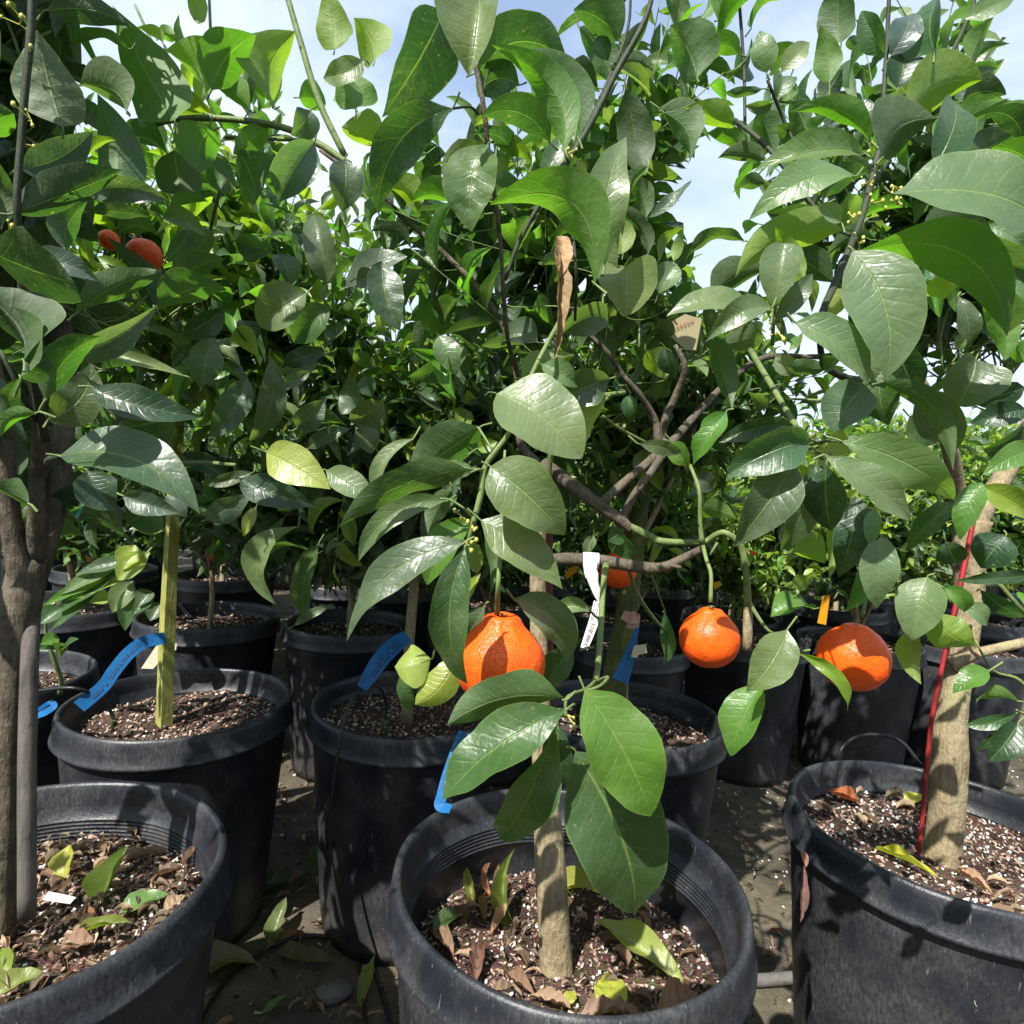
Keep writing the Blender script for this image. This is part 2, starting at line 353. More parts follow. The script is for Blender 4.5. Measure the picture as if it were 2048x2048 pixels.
TINT = {'d': (.018, .048, .022), 'm': (.034, .082, .028), 'p': (.098, .155, .068), 'g': (.055, .094, .052), 'l': (.060, .150, .022),
        'y': (.13, .20, .028), 'Y': (.21, .28, .065), 'b': (.055, .095, .075)}  # hero tints put light in colour: p pale sunlit, g and b bluish shade
def vt(c, rng, s=.12):
    k = 1+rng.normal(0, s); return np.array([c[0]*k*(1+rng.normal(0, .08)), c[1]*k, c[2]*k*(1+rng.normal(0, .1))]).clip(.005, .8)

REG = {'a': (0, 0), 'b': (680, 0), 'c': (1348, 0), 'd': (0, 680), 'e': (680, 680), 'f': (1348, 680), 'g': (0, 1348), 'h': (680, 1348), 'i': (1348, 1348)}
ZS = 2.76
hero = {}; PET = {}
def H(reg, tree, bx, by, tx, ty, w, side, bend, Y, tint, dd=None, fold=None, crk=0., notch=0., yaw=None, shp=None, bn=None):
    ox, oy = REG[reg]; f = 1/ZS
    bx, by, tx, ty, w, bend = ox+bx*f, oy+by*f, ox+tx*f, oy+ty*f, w*f, bend*f
    lv = hero.setdefault(tree, Leaves(21, 13, 77)); rng = lv.rng
    Lpx = math.hypot(tx-bx, ty-by); Lm = Lpx*Y/FPX
    if dd is None: dd = (-.12 if side == 'u' else rng.uniform(-.1, .25))*Lm
    P0 = at(bx, by, Y); P1 = at(tx, ty, Y+dd)
    A = (P1-P0); Lw = A.length; A.normalize()
    toc = (CAMP-(P0+P1)/2).normalized()
    up = Vector((0, 0, 1)); rx = Vector((rng.normal(0, .24), rng.normal(0, .2), rng.normal(0, .2))) if yaw is None else Vector((yaw, 0, 0))
    if side == 'u': N = toc + up*.38 + rx
    elif side == 's': N = toc*.9 - SUN_FROM*.2 + rx       # upper side seen, turned off the sun
    else: N = -toc*.75 + up*.75 + rx
    N = (N - A*N.dot(A)).normalized(); fc = max(.55, abs(N.dot(toc)))
    # lateral bend in the image -> along S (sign depends on side)
    ip = Vector((-(ty-by), (tx-bx)))/max(Lpx, 1e-6)
    wp = cR*ip.x - cU2*ip.y
    S = A.cross(N); sg = 1 if S.dot(wp) > 0 else -1
    if bn is None: bn = rng.uniform(.05, .13) if side != 'b' else rng.uniform(.06, .16)
    q0 = P0-A*.002; q1 = P0-A*rng.uniform(.006, .012)+Vector((rng.normal(0, .003), rng.normal(0, .003), rng.normal(0, .004))); PET.setdefault(tree, []).append((P0+A*Lw*.03, q0, q1))
    lv.add(np.array(P0), np.array(A), np.array(N), Lw, w*Y/FPX/fc*.97, vt(TINT[tint], rng, .07), sg*bend/Lpx, bn, rng.uniform(.12, .42) if fold is None else fold,
           rng.uniform(.012, .035), crk+rng.uniform(0, .006), a=(shp or (None, None))[0], b=(shp or (None, None))[1], pet=.03, notch=notch, curl=rng.uniform(-.26, .06), twist=rng.normal(0, .45))
# hero leaves: region, tree, base, tip, apparent width, side seen (u upper / b underside / s shaded upper), sideways bend, distance, tint
HL = '''
b A 575 60 210 635 330 s 10 .62 d
b A 772 0 712 425 290 u -20 .58 p fold=.7
b A 760 400 1240 295 240 b -95 .70 m
b A 1235 835 875 290 200 b 125 .56 l
b A 1315 765 1000 300 130 b 105 .60 m
b A 1160 790 815 590 170 b 60 .66 m
b A 990 470 760 540 190 s 60 .72 m
b A 620 600 212 1190 250 s 140 .60 m fold=.1
b A 818 800 725 1275 250 u 35 .62 p crk=.02
b A 1405 1565 885 1105 260 b 205 .50 l
b A 1462 1465 1625 690 225 u -85 .54 p fold=.15
b A 1395 1290 1520 1510 150 u 0 .58 p
b A 1578 1470 1580 1750 330 u 0 .58 p fold=.55 shp=.45,.8
b A 1580 480 1700 970 205 b 20 .78 d
b A 1760 600 1940 885 170 b -60 .82 m
b A 1425 485 1215 420 150 b -20 .80 d
b A 1540 225 1295 45 210 b 20 .80 m
b A 1320 150 1500 475 150 b -30 .84 m
b A 1420 200 1480 335 100 s 0 .82 m
b E 235 1440 330 1830 175 u 40 .74 g crk=.015
b E 30 1590 372 1415 150 u -30 .76 g
b E 90 1540 250 1560 110 u 0 .74 g
b E 1090 1890 875 1840 150 s 0 .80 g
b E 545 1855 645 2060 140 u 0 .84 p
b E 1230 1840 1510 1800 165 s -70 .80 g
b E 245 1000 500 1210 170 b -20 .95 y
b E 440 1260 570 1440 170 b 0 .98 m
b E 600 1320 460 1400 150 b 0 .98 m
b E 190 330 100 115 175 b 10 .85 y
b E 90 590 60 380 200 b 0 .88 l
b E 245 740 20 690 170 b -40 .86 y fold=.5
b E 480 845 340 900 60 u 0 .9 p
b A 1700 915 1545 1130 80 b 10 .72 m
b A 1690 1200 1610 960 110 b 0 .8 m
b A 1700 1200 1935 955 60 u 50 .75 g
b A 1560 1400 1500 1130 150 b 0 .85 y
b A 1700 1410 1520 1130 80 b 40 .7 d
b A 1760 1620 1850 1440 150 u 0 .85 p
b A 1760 1440 1895 1260 80 b 0 .85 y
b A 850 1090 1010 1040 110 b -20 .75 m
b A 640 1160 420 1075 110 b 30 .85 l
b A 800 1180 640 1150 110 b 0 .8 m
b A 1110 1000 1240 690 100 s 20 .8 m
b A 860 640 740 690 60 b 10 .8 y
b A 860 800 1060 900 100 b -20 .85 y
b A 870 950 920 850 80 b 0 .85 y
b A 760 1800 640 1640 90 s 0 .9 m
b A 1330 1000 1300 880 40 u 10 .6 Y
c A 2 300 150 220 10 u 0 .9 m
a C 260 60 722 150 140 b -45 .55 d
a D 962 662 585 -10 230 b -25 .72 l
a C 718 270 378 272 55 b 45 .68 m
a C 345 700 205 165 300 b 0 .52 g crk=.018
a C 440 470 742 610 170 b -25 .55 g
a C 640 1020 560 560 220 b 20 .62 m crk=.01
a C 108 925 478 735 175 s 40 .56 b
a C 478 872 628 742 52 b 0 .60 y
a C 60 1180 682 948 220 b 40 .50 d
a C 490 1085 942 1107 130 s -65 .55 b
a C 480 1170 825 1205 80 b 15 .60 d
a C 355 1375 440 1110 140 b 0 .56 m
a C -80 1380 412 1560 270 b 60 .40 d
a C 130 1990 -40 1590 270 b -20 .40 d
a C 180 1445 512 1535 120 s -35 .50 b
a C 415 1735 905 1515 150 b -10 .60 m
a D 880 1705 1255 1600 175 b -20 .68 m crk=.012
a D 960 1560 1245 1430 140 b -10 .82 m
a D 858 1700 650 1320 140 b -35 .80 d
a C 355 1945 875 1770 140 s -20 .50 b
a D 1130 520 955 280 180 b 20 .90 y
a D 1170 495 1362 165 235 b -10 .85 l
a D 1508 565 1545 185 190 b 0 .88 y
a D 1385 620 1195 490 90 b 15 .90 l
a D 1375 605 1345 300 160 s 0 .95 g
a D 925 580 1175 642 95 b -20 .90 y
a D 1160 690 1075 945 240 b 0 .86 l
a D 1480 690 1285 850 130 b -10 .90 l
a D 1735 785 1540 1125 230 s 20 .80 b
a D 1905 880 1895 1155 180 s 0 .80 g
a D 1715 610 1600 745 155 s -10 .82 g
a D 960 830 1020 1090 230 b 10 .90 m
a D 1140 880 1250 1082 150 b -20 .92 m
a D 1310 820 1465 1145 210 b 20 .90 m
a D 1800 1572 1700 1160 170 u 40 .80 g
a E 1690 1620 1425 1795 235 u 0 .76 p
a E 1825 1690 1600 1890 185 s 0 .82 m
a D 1540 1400 1610 1560 120 u 0 .95 g
a D 900 1205 1105 1272 85 u -25 .85 p
a D 940 1135 1155 1108 70 b -20 .88 l
a D 660 1290 885 1300 115 b -40 .90 m
a D 1300 1330 1500 1385 130 s 0 .98 m
a D 1100 -90 1092 140 95 b 0 .85 y
a D 1845 275 1800 -90 165 b 0 .80 y
a E 2010 330 1775 400 130 u -40 .80 p
a E 1960 600 1870 400 140 b 0 .85 l
a C -60 720 60 610 200 b 0 .60 l
a C 10 1240 20 930 100 b 0 .60 m
a C 40 700 130 100 150 s 0 .75 b
a D 1140 540 1080 350 110 b 0 .95 y
a D 905 290 780 140 60 b 0 .9 y
a D 870 190 965 190 80 b 0 .95 l
a D 480 680 520 570 260 b 0 .8 m
a D 700 760 940 840 120 b -20 .9 m
a D 1460 1380 1310 1340 110 s 0 1. m
a D 1040 1260 940 1450 110 s 0 .95 g
a D 1170 1270 1050 1450 130 b 0 .95 m
a D 700 740 830 690 80 b 0 .95 l
a D 1220 700 1300 640 80 b 0 .95 l
a D 1650 540 1800 560 150 b 0 .95 l
a D 1510 600 1400 500 180 b 0 .97 l
a D 1010 1850 1250 1700 140 s 0 .9 d
a E 1400 1900 1330 1750 110 s 0 .9 d
a D 960 1900 1120 1870 120 s 0 .95 m
c B 1212 1070 2130 1130 320 u 15 .50 p fold=.12
c B 985 1388 1175 2080 370 u -60 .50 p fold=.14 shp=.64,.85
c B 1010 1392 1835 1850 250 b -190 .53 l
c B 1330 1330 1850 1810 260 s -160 .58 g
c B 1000 972 458 1112 140 u 30 .55 p
c B 1045 850 458 915 130 u -10 .60 p fold=.4
c B 1082 782 678 570 125 b 60 .58 l
c B 1150 872 1420 655 215 b -50 .60 d
c B 1295 625 1690 440 195 b -40 .70 y
c B 1432 935 1582 488 150 s 0 .66 m
c B 1490 935 1738 580 110 b -60 .68 l
c B 512 402 478 155 130 u 0 .72 p
c B 590 402 762 205 100 u 0 .74 p
c B 532 402 660 245 90 b 0 .76 m
c B 858 455 815 148 130 b 0 .72 l
c B 922 235 900 -70 170 b 0 .72 m
c B 490 490 275 505 50 b -20 .80 m
c B 545 560 395 590 70 s -10 .82 m
c B 565 550 612 400 90 s 0 .80 m
c B 340 690 75 575 130 b -25 .80 y
c B 405 812 185 710 100 b 0 .85 l
c B 508 885 240 875 105 b 20 .80 m
c B 505 1005 318 1060 80 b 10 .78 m
c B 925 1275 285 1480 200 b 60 .62 y crk=.012
c B 800 1140 515 1180 120 s 0 .70 d
c B 547 1700 608 1330 215 u 0 .55 p shp=.95,.6
c B 568 1765 785 1495 110 s 0 .56 g
c B 720 1535 580 1250 115 b -20 .60 y
c B 535 1695 185 1870 130 u 35 .52 p
c B 440 1720 -20 1690 120 u 30 .60 p
c B 670 1780 1098 2120 190 u -30 .50 p
c B 220 1650 480 1465 160 b -20 .70 d
c B 1710 1250 1975 1425 130 u -20 .62 p
c B 1775 1415 1990 1720 130 u -30 .56 p
c B 1570 1640 1625 1960 110 s -10 .62 g
c B 2010 1010 1755 800 150 b 30 .65 l
c B 1725 620 1925 790 120 b -40 .70 d
c B 1440 285 1500 -70 230 b 0 .70 m
c B 1195 310 1310 40 130 s 20 .72 b
c B 1235 490 1285 265 140 s 0 .72 d
c B 1345 485 1425 320 120 u 0 .75 p
c B 1600 345 1855 240 50 b -10 .85 m
c B 1595 378 1815 380 45 s -10 .85 m
c B 1635 330 1752 80 90 b 20 .80 l
c B 1590 560 1790 500 90 b -10 .80 d
c B 1600 105 1900 -40 90 u 20 .75 p
c B 360 305 155 315 115 b 50 .82 l
c B 125 430 -20 140 260 b 0 .80 m
c B 425 160 555 -10 90 b -20 .85 l
c B 240 110 340 -80 100 b 0 .85 l
c B -60 620 102 920 125 b -50 .75 m
c B 390 1332 38 1432 70 b 45 .75 m
c B 0 1440 50 1260 60 b 0 .8 y
c B 1160 300 1040 60 130 s 0 .78 m
c B 1080 950 780 1080 110 b 0 .7 d
c B 690 820 560 700 110 b 0 .76 m
c B 740 780 860 640 80 b 20 .72 l
c B 1080 740 1040 540 100 s 0 .74 b
c B 460 620 560 860 150 b 0 .86 m
c B 720 700 640 560 130 b 0 .85 m
c B 830 560 930 380 120 b 0 .82 d
c B 1180 700 1240 520 110 s 0 .80 d
c B 640 440 620 560 100 b 0 .85 l
c B 950 640 830 540 150 s 0 .8 d
c B 1040 300 950 480 110 b 0 .86 m
c B 330 420 400 300 120 s 0 .86 b
c B 1900 700 1990 560 160 b 0 .85 l
c B 1650 930 1870 720 120 b 0 .8 d
c B 1360 1290 1730 1240 150 b 0 .62 d
c B 1900 1500 1700 1250 130 b 0 .75 y
c B 880 1560 560 1400 160 b 0 .72 d
c B 1400 1560 1500 1640 200 b 0 .66 y
c B 1700 1650 1830 1990 150 b -40 .62 l
c B 920 1230 800 1130 90 u 0 .6 p
c B 970 1600 820 1780 110 b 0 .68 Y
d C 330 642 1092 916 250 s -85 .46 g fold=.2
d C 505 260 1092 392 180 s 55 .50 d
d C 1030 202 525 40 62 u -20 .56 p
d C 250 335 555 -40 170 b -30 .46 m
d C 265 445 500 125 240 s 60 .50 g
d C 110 205 10 -210 210 b -20 .40 m
d C 205 405 -40 555 80 b 40 .42 l
d C 5 490 92 205 110 b 0 .50 m
d C 160 905 -70 800 110 b -20 .42 m
d C 560 160 880 130 130 b 20 .56 d
d D 1490 85 1372 578 150 s -60 .78 g crk=.02
d D 1360 200 1150 545 170 s -40 .82 g crk=.02
d E 1470 620 1825 825 215 u -10 .66 Y fold=.1 shp=.5,.95
d E 1800 720 2080 890 150 u 0 .66 p
d E 1325 765 1745 895 170 s 40 .72 d
d E 1395 730 1110 790 75 u -20 .80 g
d D 1135 995 1390 850 130 s 0 .80 b
d E 1645 1030 1500 1460 135 u 150 .76 p fold=.25
d E 1480 1195 1710 1120 75 b -20 .82 m
d E 1760 1125 1655 1540 115 s 20 .80 m
d E 1625 1575 1825 1465 50 u -10 .95 g
d E 1415 920 1345 1085 70 u 0 .80 Y
d C 680 860 990 960 130 s 0 .60 b
d C 915 865 1035 975 110 s 0 .65 b
d C 480 720 640 940 210 s 20 .66 d
d C 430 990 745 1120 140 b -35 .68 d
d D 275 1060 465 1085 100 b 20 .95 m
d D 1110 265 1200 -20 175 s -20 .82 m
d D 1265 0 1430 150 130 b -20 .90 y
d E 1530 265 1710 175 80 s 0 .85 g
d E 1640 485 1800 325 150 s 0 .85 g
d E 1640 545 1900 435 115 b -30 .88 m
d E 1700 600 1935 490 85 u -10 .88 g
d D 1150 0 1080 140 130 b 0 .95 d
d E 1560 140 1790 60 110 s 0 .95 d
d E 1560 180 1760 130 100 s 0 1. b
d D 1250 760 1010 640 100 s 0 .9 d
d D 300 940 640 780 120 s 0 .8 d
d C 700 1010 860 900 200 s 0 .85 m
d D 960 420 620 500 220 s 0 .85 m
e A 865 300 1335 655 385 u -15 .53 p fold=.16 shp=.5,.85
e A 830 700 1240 1078 345 u -25 .50 p fold=.16 shp=.5,.9
e A 780 478 345 745 275 b -45 .58 m
e A 745 722 -10 1045 185 b 35 .50 m crk=.006
e A 600 885 103 1222 135 u 110 .54 p
e A 690 1117 15 1658 210 u 115 .50 g fold=.12
e A 725 985 480 1352 200 u 20 .55 l
e A 690 1150 705 1895 215 s 95 .48 m
e A 778 995 1228 1375 255 u -25 .52 p fold=.12
e A 705 1100 765 1290 110 u 0 .56 p
e A 800 1010 830 1400 75 b 0 .58 m
e A 405 545 185 885 80 u 70 .62 p
e A 620 830 480 1060 130 b 10 .62 m
e A 795 1470 672 1660 130 s -10 .56 g
e A 960 1430 1285 1792 205 s -85 .54 g fold=.2
e A 1185 1495 1378 1500 100 u -30 .60 p
e A 1290 1715 1120 1960 170 s 20 .62 m
e A 500 1760 300 1800 250 u -10 .60 Y fold=-.3 bn=.16 shp=.5,.6
e A 640 1745 415 2010 190 u -40 .60 Y fold=-.3 bn=.14 shp=.5,.6
e A 330 1850 405 2060 90 s 10 .62 m
e G 1545 1055 1610 1215 125 s 0 .95 m
e G 1560 1050 1475 1110 110 s 0 .95 m
e G 1400 1080 1350 1200 70 u 0 .95 p
e E 1650 572 1902 632 85 s -10 .62 g
e A 1490 215 1190 355 210 s 20 .64 g crk=.01
e A 1115 135 1330 240 130 u 10 .63 p
e A 1470 320 1320 590 150 b 0 .64 Y
e E 1005 205 1285 75 165 b 0 .70 y
e E 1600 300 1590 440 90 s 0 .78 m
e F 1790 1505 1800 1785 75 s -45 .95 m
e A 690 520 780 640 80 u 0 .6 l
e A 760 600 870 560 90 u 0 .58 y
e A 680 1440 770 1290 70 u 0 .6 y
e A 560 700 740 715 50 u -10 .52 p
e E 1200 530 1130 420 60 u 0 .9 g
e E 130 200 180 310 110 s 0 .95 g
e E 240 340 60 460 170 s 0 .9 g crk=.015
e E 100 480 180 620 130 s 0 .9 g
e E 0 300 110 330 200 s 0 .95 g
e E 610 30 650 160 140 u 0 .9 p
e E 860 60 950 200 130 s 0 .95 d
e E 1690 60 1810 200 160 b 0 .85 y
e E 1790 40 1830 190 100 s 0 .83 d
e F 1830 560 1925 700 120 u 0 .75 l
h A 1250 195 575 702 320 u 30 .455 m fold=.2
h A 1245 140 590 270 205 b 10 .475 m
h A 1195 262 905 1012 225 s 25 .475 m fold=.3
h A 1352 88 1732 798 400 u -20 .46 l fold=.12 shp=.64,.84
h A 1300 430 1690 1392 520 u -50 .50 m fold=.12 shp=.64,.86
h A 1200 270 1235 650 170 s 0 .54 d
f B 925 560 1572 898 230 u -60 .50 p fold=.12
f B 838 640 1362 985 180 u 15 .50 p notch=.35
f B 748 560 305 750 225 s 40 .54 g shp=.5,.75
f B 675 685 358 1135 265 s 10 .55 g
f B 790 675 595 1175 175 s -10 .60 g
f B 842 690 862 1060 230 s 0 .58 d
f B 1062 255 868 492 235 s 10 .56 g shp=.5,.6
f B 290 395 100 665 130 u 0 .60 l notch=.2
f B 660 470 235 560 115 s 40 .58 d
f B 1090 250 1530 635 115 b -95 .56 m
f B 1665 110 1582 360 290 s 0 .60 g fold=.4 shp=.4,.7
f B 1350 270 1542 635 230 s -30 .60 g
f B 1210 0 1345 290 210 s 0 .62 d
f B 1150 150 1175 462 200 u 20 .58 m
f B 2010 600 1708 745 110 u 20 .60 l
f B 1700 785 1575 1085 135 u 10 .60 l
f B 1692 808 2010 995 135 u -15 .60 y
f B 1560 890 1290 1155 130 s 20 .66 m
f B 1172 1088 1140 1485 200 u 30 .60 p
f B 1400 1310 1298 1668 250 u 0 .60 p
f B 1085 1180 950 1500 130 u -30 .64 l
f B 1110 920 1090 1140 90 u 10 .62 p
f B 1010 860 905 1310 190 s -20 .68 d
f B 1490 1370 1630 1510 95 u -20 .62 l
f B 1400 1500 1665 1690 190 u 30 .60 y fold=-.25 bn=.15 crk=.012
f B 1350 1600 1355 1885 120 b 30 .60 y
f B 625 1600 405 1945 240 u -15 .58 p crk=.008
i B 485 60 275 435 220 u -10 .62 l
f B 690 1730 955 2050 75 u -70 .62 y
f G 765 1485 540 1490 115 u -10 .85 l
f G 640 1185 830 1210 140 b 0 .85 y
f G 690 1390 740 1290 90 b 0 .85 y
f G 840 1000 890 1290 80 b 0 .8 y
f B 1610 1470 1755 1568 95 u 0 .66 p
f B 1980 1295 1520 1333 60 s -10 .55 d
f B 1690 1380 1945 1570 80 s -20 .70 d
f B 1740 1825 1545 1940 110 u 10 .52 l
i B 1895 215 1600 285 75 s -10 .62 m
i B 1900 270 1735 490 160 s 0 .60 d
i B 1900 150 1640 125 60 b 0 .62 l
i B 1895 300 1660 430 65 s 10 .62 d
f F 230 -20 345 370 145 b 30 .62 m
f F 930 500 790 700 150 b 0 .75 Y
f B 560 90 650 190 110 u 0 .8 p
f B 1580 60 1580 -40 60 u 0 .6 p
f B 1500 1110 1560 1240 140 s 0 .75 d
f B 1830 1080 1690 1250 220 s 0 .72 d
f B 1930 480 1700 600 160 s 0 .72 d
f B 1300 420 1480 560 170 s 0 .70 m
f B 620 1000 640 1170 110 u 0 .7 g
f F 120 740 230 830 120 s 0 .95 b
f F 150 940 340 970 110 b 0 .95 l
f B 1000 0 1110 240 160 u 0 .55 p
f B 840 160 620 130 90 b -20 .75 m
f B 800 80 1000 60 110 s 0 .7 d
f B 1870 20 1940 120 150 b 0 .7 l
f B 1940 260 1650 340 130 s 0 .75 d
f B 1940 380 1660 450 130 s 0 .75 d
'''
for ln in HL.strip().split('\n'):
    q = ln.split(); kw = {}
    for e in q[11:]:
        k, v = e.split('='); kw[k] = tuple(float(x) for x in v.split(',')) if ',' in v else float(v)
    H(q[0], q[1], *[float(x) for x in q[2:7]], q[7], float(q[8]), float(q[9]), q[10], **kw)
# ------------------------------------------------------------------ ground
g_ = 60.; nb = 40
mk('ground', [(-g_, -g_, 0), (g_, -g_, 0), (g_, g_, 0), (-g_, g_, 0)], [(0, 1, 2, 3)], MGND, None, False)['kind'] = 'structure'
def flakes(rng, P, size, tk=.25, flat=.5, asp=(1.2, 3.)):
    """little boxes lying about: V,F arrays"""
    n = len(P); sx = size*rng.uniform(.6, 1.4, n); sy = sx/rng.uniform(asp[0], asp[1], n); sz = sx*tk*rng.uniform(.5, 1.2, n)
    c = np.array([[-1, -1, -1], [1, -.7, -1], [.8, 1, -1], [-.9, .8, -1], [-.9, -.8, 1], [.9, -.8, 1], [.7, .8, 1], [-1, .9, 1]])*.5
    V = c[None]*np.stack([sx, sy, sz], 1)[:, None]
    V = V*(1+rng.uniform(-.25, .25, V.shape))
    az = rng.uniform(0, 6.28, n); tl = rng.normal(0, flat, n); tr = rng.normal(0, flat, n)
    def rot(V, a, i, j):
        ca, sa = np.cos(a)[:, None], np.sin(a)[:, None]; x, y = V[..., i].copy(), V[..., j].copy(); V[..., i] = ca*x-sa*y; V[..., j] = sa*x+ca*y
    rot(V, tl, 0, 2); rot(V, tr, 1, 2); rot(V, az, 0, 1)
    V += P[:, None]
    f = np.array([[0, 3, 2, 1], [4, 5, 6, 7], [0, 1, 5, 4], [1, 2, 6, 5], [2, 3, 7, 6], [3, 0, 4, 7]])
    return V.reshape(-1, 3), (f[None]+np.arange(n)[:, None, None]*8).reshape(-1, 4)

# ------------------------------------------------------------------ pots
def lathe(prof, n, dx=0., dy=0., wob=None, cx=0, cy=0):
    V = []; F = []
    for (r, z) in prof:
        for k in range(n):
            a = 2*math.pi*k/n; rr = r*(wob(a, z) if wob else 1); V.append((cx+rr*math.cos(a), cy+rr*math.sin(a), z))
    for i in range(len(prof)-1):
        for k in range(n): F.append((i*n+k, i*n+(k+1) % n, (i+1)*n+(k+1) % n, (i+1)*n+k))
    return V, F
def make_pot(parent, x, y, R, Ht, soil, rng, seg=96, grooves=True, base=.80, chips=1500, perl=160, csize=.009, sseg=28):
    p1, p2, p3 = rng.uniform(0, 6.28, 3); am = .010*rng.uniform(.5, 1.3)
    wob = lambda a, z: 1+am*math.sin(2*a+p1)+am*.45*math.sin(3*a+p2)+.0025*math.sin(7*a+p3)
    z = Ht
    # body: outer wall from under the rim to the foot, bottom, and the inner wall
    wall = [(.962*R, z-.052), (.955*R, z-.075)] + [((.955-(.955-base)*t)*R, (z-.075)*(1-t)+.006*t) for t in (.12, .25, .4, .6, .8, .94)] + [((base-.012)*R, 0.0), (.3*R, 0.001), (.01*R, 0.001)]
    V, F = lathe([(r, h) for r, h in wall][::-1], seg, wob=wob, cx=x, cy=y)
    inn = []
    d = .034; inn.append((.925*R, z-d))
    if grooves:
        for q in range(6):
            zz = .055+q*.0058; rr = .925-.18*zz/ .3*.6
            inn += [(rr*R, z-zz+.0012), (rr*R-.0016, z-zz+.0003), (rr*R-.0016, z-zz-.0003), (rr*R-.0002, z-zz-.0012)]
    inn += [(.885*R, z-.13), (.86*R, z-.2)]
    V2, F2 = lathe(inn, seg, wob=wob, cx=x, cy=y); F2 = [tuple(i+len(V) for i in f) for f in F2]
    body = mk('pot', V+V2, F+F2, MPOT, parent, True)
    prof = [(.925*R, z-.034), (.932*R, z-.014), (.940*R, z-.0045), (.950*R, z-.0008), (.962*R, z+.0006), (.976*R, z-.0006), (.988*R, z-.005), (.994*R, z-.012), (1.002*R, z-.030), (1.010*R, z-.046),
            (1.022*R, z-.049), (1.024*R, z-.0525), (1.016*R, z-.055), (.966*R, z-.0545), (.960*R, z-.052)]
    V, F = lathe(prof[::-1], seg, wob=wob, cx=x, cy=y)
    mk('rim', V, F, MPOT, body, True)
    # soil
    rs = .905*R; nr = 14; V = []; F = []
    ph = rng.uniform(0, 6, 4)
    sz = lambda X, Y: soil+.006*math.sin(X*23+ph[0])*math.cos(Y*19+ph[1])+.003*math.sin(X*61+ph[2])*math.sin(Y*57+ph[3])
    V.append((x, y, sz(x, y)))
    for i in range(1, nr+1):
        for k in range(48):
            a = 2*math.pi*k/48; rr = rs*i/nr*(wob(a, 0) if i > nr-2 else 1); X, Y = x+rr*math.cos(a), y+rr*math.sin(a); V.append((X, Y, sz(X, Y)+rng.normal(0, .0012)))
    for k in range(48): F.append((0, 1+k, 1+(k+1) % 48))
    for i in range(nr-1):
        for k in range(48): F.append((1+i*48+k, 1+(i+1)*48+k, 1+(i+1)*48+(k+1) % 48, 1+i*48+(k+1) % 48))
    so_ = mk('soil', V, F, MSOIL, parent, True)
    def pts(n, up):
        rr = rs*.985*np.sqrt(rng.uniform(0, 1, n)); a = rng.uniform(0, 6.28, n); X, Y = x+rr*np.cos(a), y+rr*np.sin(a)
        return np.stack([X, Y, np.array([sz(p, q) for p, q in zip(X, Y)])+rng.uniform(-.001, up, n)], 1)
    if chips:
        V, F = flakes(rng, pts(chips, .003), csize, asp=(1.2, 4.)); mk('bark_mulch', V, F, MCHIP, so_, False)['kind'] = 'stuff'
    if perl:
        V, F = flakes(rng, pts(perl, .004), .0042, tk=.8, asp=(1., 1.3)); mk('perlite', V, F, MPERL, so_, True)['kind'] = 'stuff'
    return body

